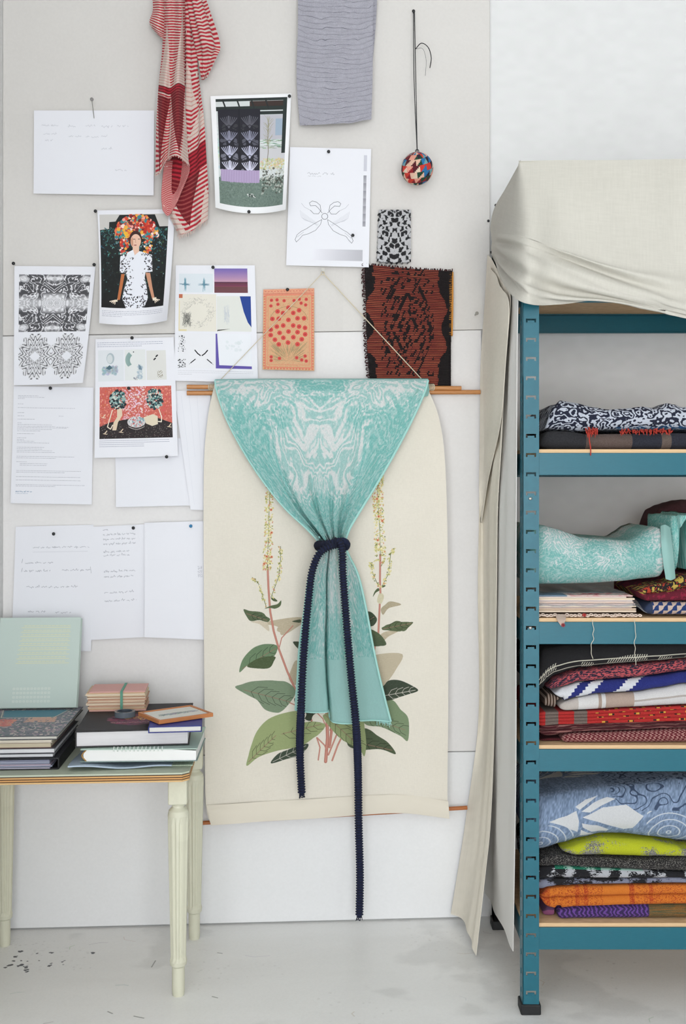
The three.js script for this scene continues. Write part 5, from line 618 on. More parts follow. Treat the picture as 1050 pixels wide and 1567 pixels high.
// ---------------------------------------------------------------- muslin cover and side curtains
const side = (px, off = 0.03) => Math.max(0.012, DIST + ZSHIFT - (XL * F) / (px - CX) + off);   // depth at which a column meets the flank of the rack
const muslin = fabric({ map: field(512, 512, (u, v) => { const k = 5 * (noise(u * 420, v * 30) - 0.5) + 5 * (noise(u * 30, v * 420) - 0.5) + 4 * (fbm(u * 5, v * 5, 3) - 0.5); return [202 + k, 199 + k, 189 + k]; }) }, 60, 40, 0.0005);
{
  const t = thing('muslin_cover', 'cream muslin dust sheet draped over the rack and pinned to the wall', 'cloth');
  const R = [
    [[797, 246, side(797)], [800, 246, 0.487], [860, 245, 0.489], [930, 245, 0.489], [1000, 244, 0.489], [1060, 243, 0.49], [1280, 240, 0.492]],
    [[776, 284, side(776)], [797, 292, 0.489], [860, 296, 0.491], [930, 300, 0.491], [1000, 303, 0.491], [1060, 305, 0.491], [1280, 308, 0.495]],
    [[757, 318, side(757)], [796, 335, 0.49], [860, 345, 0.493], [930, 352, 0.493], [1000, 358, 0.493], [1060, 362, 0.493], [1280, 368, 0.497]],
    [[751, 345, side(751)], [794, 358, 0.496], [860, 379, 0.506], [930, 398, 0.507], [1000, 408, 0.502], [1060, 414, 0.498], [1280, 424, 0.5]],
    [[752, 362, side(752)], [792, 362, 0.497], [858, 385, 0.512], [930, 408, 0.516], [1000, 424, 0.514], [1060, 434, 0.508], [1280, 450, 0.505]],
    [[753, 370, side(753)], [792, 372, 0.494], [858, 395, 0.492], [930, 421, 0.497], [1000, 440, 0.503], [1060, 452, 0.503], [1280, 476, 0.505]],
    [[752, 377, side(752)], [792, 385, 0.5], [855, 404, 0.514], [930, 432, 0.517], [1000, 452, 0.513], [1060, 466, 0.51], [1280, 500, 0.505]],
    [[752, 384, side(752)], [792, 408, 0.5], [850, 426, 0.512], [928, 446, 0.52], [1000, 462, 0.512], [1060, 476, 0.51], [1280, 516, 0.503]],
    [[752, 388, side(752)], [791, 426, 0.496], [846, 444, 0.496], [926, 454, 0.505], [1000, 468, 0.5], [1060, 481, 0.505], [1280, 524, 0.5]],
    [[752, 390, side(752)], [791, 438, 0.5], [846, 456, 0.508], [930, 460, 0.511], [1000, 472, 0.503], [1060, 485, 0.5], [1280, 530, 0.498]],
    [[753, 394, side(753)], [791, 455, 0.497], [850, 467, 0.494], [930, 462, 0.496], [1000, 475, 0.495], [1060, 489, 0.496], [1280, 536, 0.496]]];
  part('front_drape', cloth(rowsPx2(R), 110, 120, 0.0015, (u, v) => { const k = smooth(0.3, 0.6, v); return 0.008 * k * Math.sin((v * 11 - u * 3.2) * Math.PI) * Math.exp(-u * 2.2) * smooth(0.01, 0.1, u) + 0.004 * (fbm(u * 8, v * 6, 3) - 0.5) * smooth(0, 0.15, v); }, false), muslin, t);
  const y = POSTH + 0.003, bx = P2(757, 318, side(757)); part('top_drape', cloth([[bx, V(XL + 0.2, y, 0.02), V(XL + 0.6, y, 0.02), V(XR, y, 0.02)], [P2(776, 284, side(776)), V(XL + 0.2, y + 0.001, 0.25), V(XL + 0.6, y + 0.001, 0.25), V(XR, y, 0.25)], [P2(797, 246, side(797)), V(XL + 0.2, y, 0.488), V(XL + 0.6, y, 0.488), V(XR, y, 0.489)]], 40, 12, 0.0015), muslin, t);
  for (const [x, yy, z] of [[759, 314, side(759, 0.024)], [747.5, 338, 0.012], [752, 386, side(752, 0.026)]]) { const p = P2(x, yy, z); part('pin', new THREE.SphereGeometry(0.0035, 8, 6).translate(p.x, p.y, p.z), pinBlack, t); }
  settle(t);
}
const creamMuslin = fabric({ map: field(256, 256, (u, v) => { const k = 5 * (noise(u * 200, v * 20) - 0.5) + 5 * (noise(u * 20, v * 200) - 0.5); return [238 + k, 231 + k, 216 + k]; }) }, 40, 80, 0.0005);
{
  const t = thing('cream_curtain', 'cream muslin curtain hanging beside the rack down to the floor', 'curtain');
  const R = [[[746, 390, side(746, 0.09)], [751, 395, side(751, 0.09)], [758, 408, side(758, 0.09)], [768, 429, side(768, 0.09)]], [[742, 460, side(742, 0.09)], [754, 460, side(754, 0.09)], [768, 460, side(768, 0.09)], [781, 455, side(781, 0.09)]], [[736, 560, side(736, 0.09)], [748, 560, side(748, 0.09)], [762, 560, side(762, 0.09)], [774, 560, side(774, 0.09)]], [[735, 680, side(735, 0.09)], [748, 680, side(748, 0.09)], [757, 680, side(757, 0.09)], [768, 680, side(768, 0.09)]], [[733, 780, side(733, 0.09)], [740, 780, side(740, 0.09)], [749, 780, side(749, 0.09)], [762, 780, side(762, 0.09)]], [[731, 900, side(731, 0.09)], [740, 900, side(740, 0.09)], [749, 900, side(749, 0.09)], [760, 900, side(760, 0.09)]], [[732, 1100, side(732, 0.09)], [740, 1100, side(740, 0.09)], [749, 1100, side(749, 0.09)], [756, 1100, side(756, 0.09)]], [[714, 1250, 0.014], [728, 1250, 0.06], [740, 1250, 0.1], [750, 1250, 0.16]], [[700, 1340, 0.016], [715, 1340, 0.07], [730, 1345, 0.13], [741, 1340, 0.19]], [[690, 1399, 0.022], [706, 1406, 0.07], [717, 1428, 0.15], [727, 1462, 0.22]]];
  part('back_fall', cloth(rowsPx2(R), 40, 110, 0.0012, (u, v) => 0.002 * Math.sin(u * 14 + v * 3) * smooth(0.02, 0.2, v)), creamMuslin, t);
  part('folded_edge', cloth(rowsPx2([[[749, 408, side(749, 0.13)], [757, 420, side(757, 0.13)], [767, 440, side(767, 0.13)]], [[742, 470, side(742, 0.13)], [758, 470, side(758, 0.13)], [778, 465, side(778, 0.13)]], [[738, 560, side(738, 0.13)], [753, 560, side(753, 0.13)], [772, 560, side(772, 0.13)]], [[737, 650, side(737, 0.13)], [751, 650, side(751, 0.13)], [765, 650, side(765, 0.13)]], [[736, 740, side(736, 0.13)], [741, 740, side(741, 0.13)], [747, 738, side(747, 0.13)]], [[735, 800, side(735, 0.13)], [736, 800, side(736, 0.13)], [737.5, 800, side(737.5, 0.13)]]]), 20, 60, 0.0012, (u, v) => 0.0015 * Math.sin(u * 9 + v * 6)), creamMuslin, t);
  settle(t);
  const t2 = thing('white_sheet_curtain', 'white cotton sheet hanging along the side of the teal rack', 'curtain'), white = fabric({ color: 0xeceae6 }, 40, 80, 0.0005);
  part('sheet', cloth(rowsPx2([[[777, 440, side(777, 0.045)], [782, 442, side(782, 0.045)], [790, 448, side(790, 0.045)], [793, 452, side(793, 0.045)]], [[768, 560, side(768, 0.045)], [777, 560, side(777, 0.045)], [786, 560, side(786, 0.045)], [792, 560, side(792, 0.045)]], [[766, 700, side(766, 0.045)], [775, 700, side(775, 0.045)], [785, 700, side(785, 0.045)], [791.5, 700, side(791.5, 0.045)]], [[760, 900, side(760, 0.045)], [772, 900, side(772, 0.045)], [782, 900, side(782, 0.045)], [791, 900, side(791, 0.045)]], [[754, 1150, side(754, 0.045)], [766, 1150, side(766, 0.045)], [779, 1150, side(779, 0.045)], [791, 1150, side(791, 0.045)]], [[745, 1290, side(745, 0.045)], [760, 1290, side(760, 0.045)], [776, 1290, side(776, 0.045)], [789, 1290, side(789, 0.045)]], [[743, 1366, side(743, 0.045)], [757, 1394, side(757, 0.045)], [772, 1426, side(772, 0.045)], [786, 1456, side(786, 0.045)]]]), 36, 90, 0.0012, (u, v) => 0.0022 * Math.sin(u * 13 + v * 2)), white, t2); settle(t2);
}
// ---------------------------------------------------------------- textiles on the shelves
const along = (pts, x) => { if (x <= pts[0].x) return pts[0].y; for (let i = 1; i < pts.length; i++) if (x <= pts[i].x) { const f = (x - pts[i - 1].x) / (pts[i].x - pts[i - 1].x), s = f * f * (3 - 2 * f) * 0.5 + f * 0.5; return lerp(pts[i - 1].y, pts[i].y, s); } return pts[pts.length - 1].y; };
const FAR = 1160;   // the folded pieces run on past the frame to this column
const piles = {};   // tops of the pieces already lying on each shelf
// a folded piece of cloth: rounded folds in front, layer on layer, closed at both ends
function foldGeo(o) {
  const zf = o.zf ?? 0.462, depth = o.depth ?? 0.3, n = o.layers ?? 1, end = o.end ?? 0.018, q = (l) => { return l.map(([x, y]) => P2(x, y, zf).setY(P2(x, y, 0.46).y)); };
  const top = q(o.top), bot = q(o.bot), x0 = top[0].x, x1 = o.right ? P2(o.right, 1000, zf).x : P2(FAR, 1000, zf).x, N = o.n ?? 90, arc = 8, pos = [], uv = [], idx = []; let M = 0;
  const span = o.span ?? 0.1, pile0 = o.group ? (piles[o.group] ??= []) : [], below = pile0.slice(), own = [];
  for (let i = 0; i <= N; i++) {
    const f = i / N, x = lerp(x0, x1, f * f * 0.35 + f * 0.65), a = clamp((x - x0) / end), b = clamp((x1 - x) / end), e = Math.sqrt(Math.max(0, 1 - (1 - a) * (1 - a))) * Math.sqrt(Math.max(0, 1 - (1 - b) * (1 - b)));
    let y1 = along(top, x), y0 = Math.max(o.floor ?? -9, along(bot, x)); for (const q2 of below) if (x > q2[0].x - 0.004 && x < q2[q2.length - 1].x + 0.004) { const yy = along(q2, x); if (yy < y1 + 0.004) y0 = Math.max(y0, yy + 0.0012); } y1 = Math.max(y1, y0 + 0.004); own.push({ x, y: y1 }); const mid = lerp(y0, (y0 + y1) / 2, o.sit ? 0.35 : 1), hw = e * 0.97 + 0.03; y1 = mid + (y1 - mid) * hw; y0 = mid + (y0 - mid) * hw;
    const w = (o.wr ?? 0.002), wob = (k) => w * (fbm(x * 22 + (o.seed ?? 0), k * 3.1 + (o.seed ?? 0), 3) - 0.5) * 2, h = y1 - y0, r = h / (2 * n), rz = Math.min(o.bulge ?? 0.018, Math.max(r, 0.004)), front = zf - (1 - e) * end * 0.8 + wob(1), zb = zf - depth * (0.6 + 0.4 * e), list = [];
    for (let k = 0; k < 6; k++) { const g = k / 6; list.push([lerp(zb, front - rz, g), y1 - 0.0004 + (wob(k + 4) - w) * 0.5 * e]); }
    for (let l = 0; l < n; l++) { const yc = y1 - r * (2 * l + 1), out = (o.ragged ?? 0.003) * (hash(l, (o.seed ?? 1) + 7) - 0.5) * 2; for (let k = 0; k <= arc; k++) { const an = Math.PI / 2 - (k / arc) * Math.PI; list.push([front - rz + Math.cos(an) * rz + out * Math.cos(an), yc + Math.sin(an) * r * 0.985 + (l === 0 && k === 0 ? (wob(9) - w) * 0.5 * e : 0)]); } }
    for (let k = 1; k <= 4; k++) list.push([lerp(front - rz, zb, k / 4), y0]);
    M = list.length; let s = 0; const acc = list.map((p, k) => (k ? (s += Math.hypot(p[0] - list[k - 1][0], p[1] - list[k - 1][1])) : 0)), c0 = acc[6 + Math.floor((n * (arc + 1)) / 2)];
    list.forEach(([z, y], k) => { pos.push(x, y, z); uv.push((x - x0) / (x1 - x0), 0.5 - (acc[k] - c0) / span); });
  }
  pile0.push(own);
  for (let i = 0; i < N; i++) for (let k = 0; k < M - 1; k++) { const a = i * M + k, b = a + M; idx.push(a, a + 1, b, b, a + 1, b + 1); }
  for (let i = 0; i < N; i++) { const a = i * M, b = a + M; idx.push(a, b, a + M - 1, b, b + M - 1, a + M - 1); }
  for (const i of [0, N]) for (let k = 1; k < M - 1; k++) idx.push(...(i ? [i * M, i * M + k, i * M + k + 1] : [0, k + 1, k]));
  const g = new THREE.BufferGeometry(); g.setAttribute('position', new THREE.Float32BufferAttribute(pos, 3)); g.setAttribute('uv', new THREE.Float32BufferAttribute(uv, 2)); g.setIndex(idx); g.computeVertexNormals(); return g;
}
// fn(px, t): px across the shelf, t from 0 at the top of the front to 1 at its foot
const foldMap = (o, fn, w = 900, h = 256) => field(w, h, (u, v, x, y) => fn(lerp(o.top[0][0], o.right || FAR, u), (v - 0.25) * 2, x, y));
function folded(name, label, o, fn, extra = {}) {
  const map = foldMap(o, fn); map.wrapT = THREE.MirroredRepeatWrapping;
  return settle(single(name, foldGeo(o), fabric({ map, ...extra }, o.br ?? 24, o.bh ?? 6, o.bump ?? 0.0012, pile), label, o.category || 'textile', o.group));
}
const grain = (x, y, k) => k * (noise(x * 0.5, y * 0.5) - 0.5);
const tint = (c, k) => [c[0] + k, c[1] + k, c[2] + k];
const z2 = (l) => l.map(([x, y]) => [780 + x / 3.889, 440 + y / 3.889]), z3 = (l) => l.map(([x, y]) => [780 + x / 3.889, 720 + y / 3.889]), z4 = (l) => l.map(([x, y]) => [780 + x / 3.889, 960 + y / 3.889]), z5 = (l) => l.map(([x, y]) => [780 + x / 3.889, 1180 + y / 3.889]);
const S1 = 'textiles on the shelf below the muslin', S2 = 'textiles on the shelf with the turquoise roll', S3 = 'textiles on the shelf with the red pile', S4 = 'textiles on the bottom shelf';

// shelf under the muslin
folded('plaid_blanket', 'folded charcoal and brown check blanket under the navy patterned cloth', { top: z2([[182, 890], [230, 848], [350, 850], [460, 868], [1035, 862], [1300, 862]]), bot: z2([[182, 968], [1300, 968]]), floor: deckY[3] + 0.0006, span: 0.11, group: S1, wr: 0.0015, end: 0.03 }, (px, t, x, y) => tint(px < 897 ? [46, 46, 50] : px < 968 ? [104, 88, 82] : px < 1013 ? [44, 46, 58] : px < 1028 ? [110, 96, 88] : [44, 46, 58], grain(x, y, 26)));
folded('navy_cloth', 'crumpled navy and white abstract patterned cloth on the charcoal check blanket', { top: z2([[216, 838], [228, 790], [240, 750], [262, 700], [308, 660], [400, 672], [500, 700], [600, 716], [700, 710], [800, 698], [880, 712], [910, 705], [950, 675], [1000, 685], [1035, 702], [1150, 690], [1400, 720]]), bot: z2([[216, 850], [370, 862], [500, 846], [700, 842], [1400, 842]]), zf: 0.455, span: 0.16, wr: 0.009, layers: 1, end: 0.022, bulge: 0.03, group: S1, seed: 5, n: 140 }, (px, t, x, y) => { const a = fbm(x * 0.02, y * 0.035, 3), l = Math.sin((a * 9 + x * 0.012 + y * 0.02) * 3.4), k = l + (noise(x * 0.16, y * 0.2) - 0.5) * 1.4; return tint(k > 0.05 ? [206, 212, 224] : t > 0.75 && px > 945 ? [40, 84, 128] : [30, 34, 56], grain(x, y, 18)); });
{
  const R = rng(201), g = [], z = 0.475, yb = P2(900, 661, z).y; for (let i = 0; i < 90; i++) { const px = i < 34 ? 898 + R() * 14 : 950 + R() * 80, p = P2(px, i < 34 ? 656 + R() * 8 : 658 + R() * 5, z - R() * 0.008), len = i < 34 && R() < 0.5 ? 0.02 : 0.008; g.push(tube([p, p.clone().add(V((R() - 0.5) * 0.008, 0.004, 0.003)), p.clone().add(V((R() - 0.5) * 0.008, -len * R(), 0.005))], 0.0008, 5, 4)); }
  g.push(tube([P2(903, 660, 0.476), P2(902, 672, 0.4765), P2(904, 686, 0.478), P2(904, 697, 0.486)], 0.0012, 12, 5));
  settle(single('red_fringe', mergeGeometries(g), plain(0xb23a2e, 1), 'tangle of brick red yarn fringe between the navy cloth and the check blanket', 'fringe', null, 'stuff'));
}
// shelf with the turquoise roll
folded('sample_cloth', 'burgundy brown cloth bunched up behind the turquoise bundle', { top: z3([[830, 350], [850, 300], [900, 230], [960, 200], [1035, 175], [1200, 170], [1500, 200]]), bot: z3([[830, 500], [1500, 500]]), zf: 0.215, depth: 0.12, span: 0.2, wr: 0.012, bulge: 0.04, end: 0.03, group: S2, seed: 9, right: 1140 }, (px, t, x, y) => tint([84, 48, 54], grain(x, y, 24)));
{ // packs of swatches in clear sleeves
  const o = { top: z3([[150, 700], [300, 690], [560, 690], [720, 690], [800, 800]]), bot: z3([[150, 850], [800, 850]]), zf: 0.455 }, x0 = P2(820, 930, 0.455).x, y0 = deckY[2] + 0.0052, R = rng(210), x1 = P2(976, 930, 0.455).x;
  const t = thing('swatch_pack', 'stack of pale fabric swatches in clear plastic sleeves on the lace trimmed cloth', 'swatches', S2); let y = y0 + 0.004;
  for (let i = 0; i < 9; i++) { const h = 0.0026 + R() * 0.0016, r = x1 - R() * 0.012 - (i > 7 ? 0.01 : 0); part('swatch', rbox(r - x0 - R() * 0.006, h, 0.2, 0.001, (x0 + r) / 2, y + h / 2, 0.355 + (R() - 0.5) * 0.012), plain([0xe4d2bc, 0xd9c3ad, 0xc7b6b0, 0xeadbc6, 0xb9a8a4, 0xdcc6b8, 0xcfc3c0, 0xe2d0b8, 0xd8c9c0][i], 0.8), t); y += h + 0.0002; }
  part('top_swatch', rbox(x1 - x0 - 0.01, 0.0022, 0.2, 0.0008, (x0 + x1) / 2 - 0.004, y + 0.0012, 0.352), std({ roughness: 0.8, map: field(256, 256, (u, v, x, y2) => { const red = noise(u * 30, v * 40) > 0.66 && u > 0.35, c = u < 0.32 ? [120, 140, 160] : red ? [206, 96, 110] : [226, 206, 198]; return tint(c, grain(x, y2, 20)); }) }), t); y += 0.003;
  part('clear_sleeve', sheetGeo((u, v) => V(lerp(x0 - 0.002, x1 + 0.014 * v, u), y + 0.001 - 0.022 * smooth(0.62, 1, v) + 0.0015 * Math.sin(u * 23) - 0.012 * smooth(0.9, 1, u), lerp(0.26, 0.474, v)), 40, 16, 0.0005), new THREE.MeshPhysicalMaterial({ color: 0xf2f4f6, transmission: 0.75, roughness: 0.15, thickness: 0 }), t); settle(t);
  // crocheted lace edging under the packs
  const lx0 = P2(822, 940, 0.47).x, lx1 = P2(982, 940, 0.47).x, t2 = thing('lace_cloth', 'pale peach cloth with a scalloped lace edge hanging over the shelf', 'textile', S2), lace = fabric({ color: 0xecd3c2 }, 20, 12, 0.0012, pile);
  part('cloth', sheetGeo((u, v) => V(lerp(lx0, lx1, u), deckY[2] + 0.0036 + 0.0012 * Math.sin(u * 40), lerp(0.25, 0.466 + 0.004 * Math.abs(Math.sin(u * Math.PI * 9)), v)), 80, 8, 0.0015), lace, t2);
  const gs = []; for (let i = 0; i < 26; i++) { const x = lerp(lx0 + 0.004, lx1 - 0.004, i / 25); gs.push(new THREE.TorusGeometry(0.0036, 0.001, 5, 12).rotateX(-1.1).translate(x, deckY[2] + 0.0052 + 0.001 * Math.sin(i * 2), 0.471 + 0.0016 * Math.sin(i * 3.3))); } part('lace_loops', gs, plain(0xf0dccd, 0.95), t2);
  const f = P2(861, 952, 0.488); part('lace_tab', cloth(rowsPx2([[[850, 940, 0.474], [866, 940, 0.474]], [[853, 949, 0.487], [866, 948, 0.487]], [[856, 954, 0.4885], [864, 953, 0.4885]], [[859, 958, 0.4885], [863, 958, 0.4885]]]), 6, 10, 0.001), lace, t2); part('lace_flower', new THREE.TorusKnotGeometry(0.0024, 0.0008, 40, 5, 2, 5).translate(f.x + 0.001, f.y - 0.006, 0.4895), plain(0x9c3440, 0.9), t2);
  part('lace_flower', new THREE.TorusKnotGeometry(0.0026, 0.0009, 40, 5, 2, 5).rotateX(-0.9).translate(P2(894, 941, 0.474).x, deckY[2] + 0.006, 0.474), plain(0xb8403c, 0.9), t2);
  for (const [px, len] of [[907, 60], [971, 70]]) { const R2 = rng(px), pts = []; for (let k = 0; k <= 8; k++) pts.push(P2(px + (R2() - 0.5) * 5, 948 + (k / 8) * len, 0.4885)); part('loose_thread', tube(pts, 0.0006, 30, 4), plain(0xd8d2c0, 0.9), t2); }
  settle(t2);
}
folded('checked_cloth', 'folded cream and blue houndstooth cloth on the shelf with the turquoise roll', { top: z3([[806, 800], [850, 780], [1035, 782], [1500, 782]]), bot: z3([[806, 860], [1500, 860]]), floor: deckY[2] + 0.0006, span: 0.07, group: S2, end: 0.02, depth: 0.26 }, (px, t, x, y) => { const a = Math.floor(px / 7), b = Math.floor(t * 3.2), fx = px / 7 - a, fy = t * 3.2 - b, on = (a + b) % 2 === 0 ? fx + fy > 0.45 : fx + fy > 1.6; return tint(px < 1000 && px < 999 ? [54, 70, 104] : on ? [36, 66, 128] : [230, 206, 190], grain(x, y, 18)); });
folded('tapestry_cloth', 'black and crimson cloth with yellow embroidery under the turquoise bundle', { top: z3([[775, 708], [800, 694], [880, 676], [960, 662], [1035, 622], [1500, 606]]), bot: z3([[775, 740], [810, 778], [1035, 778], [1500, 778]]), span: 0.1, group: S2, layers: 2, end: 0.02, wr: 0.004, zf: 0.458, seed: 12, depth: 0.26 }, (px, t, x, y) => { const n = fbm(x * 0.05, y * 0.06, 3), red = t > 0.5 + 0.1 * Math.sin(px * 0.2) || (px < 985 && t > 0.25); return tint(n > 0.6 && t < 0.62 ? [212, 182, 84] : n < 0.36 && t < 0.6 ? [196, 66, 40] : red ? (n > 0.55 ? [150, 26, 60] : [112, 18, 44]) : [34, 24, 28], grain(x, y, 26)); });
{
  const t = thing('turquoise_roll', 'bulky turquoise damask roll lying on the packs of swatches', 'textile', S2);
  const o = { top: z3([[120, 330], [165, 322], [230, 322], [300, 338], [380, 368], [450, 395], [600, 404], [740, 412], [800, 380], [850, 345], [905, 330], [975, 360]]), bot: z3([[120, 690], [500, 682], [700, 668], [820, 655], [975, 640]]), zf: 0.466, depth: 0.24, span: 0.26, right: 1024, wr: 0.005, bulge: 0.045, end: 0.012, seed: 3, n: 110 };
  const rm = fabric({ map: repeated(turq(false, false, 8, 1.3), 0.9, 0.55) }, 20, 10, 0.0018, pile); part('roll', foldGeo(o), rm, t);
  part('hem_band', cloth(rowsPx2([[[1011, 805, 0.44], [1018, 803, 0.446], [1026, 807, 0.436]], [[1012, 830, 0.468], [1020, 830, 0.471], [1029, 833, 0.46]], [[1015, 860, 0.47], [1023, 861, 0.473], [1032, 863, 0.462]], [[1019, 886, 0.462], [1027, 888, 0.464], [1034, 885, 0.452]]]), 10, 30, 0.003), fabric({ color: 0xa9d8d1 }, 3, 12, 0.001, pile), t); settle(t);
  folded('turquoise_bundle', 'folded turquoise cloth bundle at the hemmed end of the turquoise roll', { top: z3([[958, 345], [966, 300], [985, 255], [1035, 262], [1200, 270], [1500, 300]]), bot: z3([[958, 600], [970, 612], [1035, 600], [1500, 600]]), zf: 0.45, depth: 0.2, span: 0.22, wr: 0.008, bulge: 0.03, end: 0.014, group: S2, seed: 31 }, (px, t, x, y) => { return tint(mixc([126, 202, 194], [186, 226, 220], smooth(0.4, 0.7, noise(x * 0.3, y * 0.3))), grain(x, y, 16)); });
}
// shelf with the red pile
folded('burgundy_throw', 'burgundy and cream herringbone throw, lowest in the red pile', { top: z4([[312, 640], [400, 628], [600, 622], [1035, 605], [1500, 600]]), bot: z4([[312, 720], [1500, 720]]), floor: deckY[1] + 0.0006, span: 0.07, group: S3, end: 0.012 }, (px, t, x, y) => { const s = Math.sin(px * 0.9 + Math.sin(t * 40) * 1.6 + t * 9); return tint(s + grain(x, y, 2) > 0.45 ? [206, 158, 150] : [112, 28, 40], grain(x, y, 20)); });
folded('burgundy_throw', 'plain dark burgundy throw folded double between the red striped and herringbone throws', { top: z4([[165, 590], [300, 580], [600, 572], [1035, 560], [1500, 556]]), bot: z4([[165, 640], [230, 650], [312, 638], [600, 622], [1035, 606], [1500, 602]]), span: 0.06, layers: 2, group: S3, zf: 0.455, wr: 0.003, seed: 2 }, (px, t, x, y) => { const s = Math.sin(t * 30 + fbm(x * 0.02, y * 0.1, 2) * 6); return tint(s > 0.75 ? [168, 116, 110] : [78, 20, 30], grain(x, y, 18)); });
folded('burgundy_roll', 'rolled end of a maroon ribbed cloth beside the herringbone throw', { top: z4([[180, 678], [230, 668], [310, 668]]), bot: z4([[180, 720], [310, 720]]), floor: deckY[1] + 0.0006, right: 861, span: 0.05, zf: 0.446, depth: 0.22, group: S3, end: 0.01, n: 30 }, (px, t, x, y) => tint(Math.sin(px * 2.2) > 0 ? [112, 26, 38] : [70, 16, 26], grain(x, y, 16)));
folded('red_striped_throw', 'scarlet ribbed throw with yellow and black flecks in the red pile', { top: z4([[150, 500], [300, 500], [500, 494], [700, 482], [1035, 466], [1500, 456]]), bot: z4([[150, 588], [300, 578], [600, 570], [1035, 558], [1500, 554]]), span: 0.06, layers: 4, ragged: 0.002, group: S3, zf: 0.464, seed: 6 }, (px, t, x, y) => { const r = Math.floor(t * 8), grey = (px > 835 && px < 855) || (px > 879 && px < 899), f = Math.sin(px * 0.16 + r * 1.3), fleck = px > 912 && f > 0.72 && r % 2 === 0; return tint(grey ? [128, 112, 104] : fleck ? (Math.sin(px * 0.6) > 0 ? [232, 176, 70] : [40, 26, 24]) : [198, 44, 42], grain(x, y, 24)); });
folded('cream_throw', 'cream throw with beige bands folded under the cobalt stepped throw', { top: z4([[300, 445], [400, 420], [530, 395], [750, 385], [900, 360], [1035, 335], [1500, 300]]), bot: z4([[300, 498], [480, 494], [700, 482], [1035, 466], [1500, 458]]), span: 0.07, group: S3, zf: 0.468, layers: 1, end: 0.02, seed: 8 }, (px, t, x, y) => tint(px < 886 ? [214, 204, 196] : px < 917 ? [240, 238, 236] : px < 922 ? [190, 170, 156] : px < 928 ? [240, 238, 236] : px < 972 ? [196, 174, 160] : Math.abs(t - 0.55) < 0.06 ? [196, 186, 180] : [236, 234, 233], grain(x, y, 18)));
folded('rolled_ends', 'small brown and grey rolled cloth ends tucked at the side of the red pile', { top: z4([[205, 430], [240, 400], [300, 420]]), bot: z4([[205, 480], [300, 490]]), right: 858, span: 0.05, zf: 0.45, depth: 0.22, group: S3, end: 0.01, n: 30 }, (px, t, x, y) => tint(Math.sin(px * 1.4) > 0.2 ? [196, 176, 160] : [86, 62, 50], grain(x, y, 20)));
folded('cobalt_throw', 'cobalt blue and white stepped pattern throw in the red pile', { top: z4([[268, 378], [330, 350], [420, 325], [700, 303], [900, 285], [1035, 262], [1500, 220]]), bot: z4([[268, 425], [310, 440], [480, 412], [750, 385], [1035, 335], [1500, 300]]), span: 0.075, group: S3, zf: 0.47, end: 0.016, seed: 4 }, (px, t, x, y) => { const s = Math.floor(t * 6) * 4.5, q = px + s, white = q < 888 || (q > 905 && q < 924 && px < 926) || (q > 962 && q < 982); return tint(white ? [236, 238, 244] : [36, 46, 128], grain(x, y, 18)); });
folded('pink_tweed_throw', 'pink and navy flecked tweed throw folded on the cobalt throw', { top: z4([[232, 352], [270, 305], [420, 255], [700, 225], [900, 208], [1035, 190], [1500, 160]]), bot: z4([[232, 372], [330, 348], [420, 323], [700, 303], [1035, 260], [1500, 220]]), span: 0.06, group: S3, zf: 0.468, seed: 14 }, (px, t, x, y) => tint(noise(x * 0.14 + y * 0.05, y * 0.2) > 0.52 ? [206, 92, 98] : [44, 36, 58], grain(x, y, 26)));
folded('black_fringed_throw', 'black throw with white fringe lines, topmost of the red pile', { top: z4([[150, 200], [220, 130], [350, 105], [600, 100], [1035, 85], [1500, 80]]), bot: z4([[150, 440], [200, 380], [250, 318], [420, 250], [700, 224], [1035, 192], [1500, 160]]), span: 0.12, group: S3, zf: 0.463, wr: 0.004, bulge: 0.03, end: 0.02, seed: 21 }, (px, t, x, y) => { const w = Math.abs(t - 0.74 - 0.1 * Math.sin(px * 0.05)) < 0.13 && Math.sin(px * 1.7 + t * 26) > 0.35 && noise(px * 0.05, 3) > 0.4, l = Math.abs(t - 0.62) < 0.02 || Math.abs(t - 0.84) < 0.018; return tint(w || l ? [206, 202, 186] : [24, 23, 26], grain(x, y, 12)); });
// bottom shelf
folded('purple_throw', 'purple throw with an olive end, lowest on the bottom shelf', { top: z5([[286, 815], [400, 803], [700, 794], [1035, 788], [1500, 788]]), bot: z5([[286, 905], [1500, 905]]), floor: deckY[0] + 0.0006, span: 0.075, group: S4, end: 0.01, seed: 3 }, (px, t, x, y) => { const s = Math.sin(px * 0.9 + Math.sin(t * 16) * 1.6 + noise(x * 0.03, y * 0.03) * 5) + 1.6 * (noise(x * 0.3, y * 0.3) - 0.5); return px > 994 ? tint(noise(x * 0.02, y * 0.4) > 0.55 ? [150, 106, 52] : [98, 96, 66], grain(x, y, 24)) : tint(s > 0.3 ? [120, 78, 170] : [62, 44, 96], grain(x, y, 26)); });
folded('mauve_roll', 'mauve pink cloth end showing beside the purple throw', { top: z5([[200, 840], [230, 815], [285, 818]]), bot: z5([[200, 905], [285, 905]]), floor: deckY[0] + 0.0006, right: 853, span: 0.06, zf: 0.448, depth: 0.22, group: S4, end: 0.012, n: 30 }, (px, t, x, y) => tint(t > 0.4 ? [168, 96, 140] : [112, 72, 110], grain(x, y, 20)));
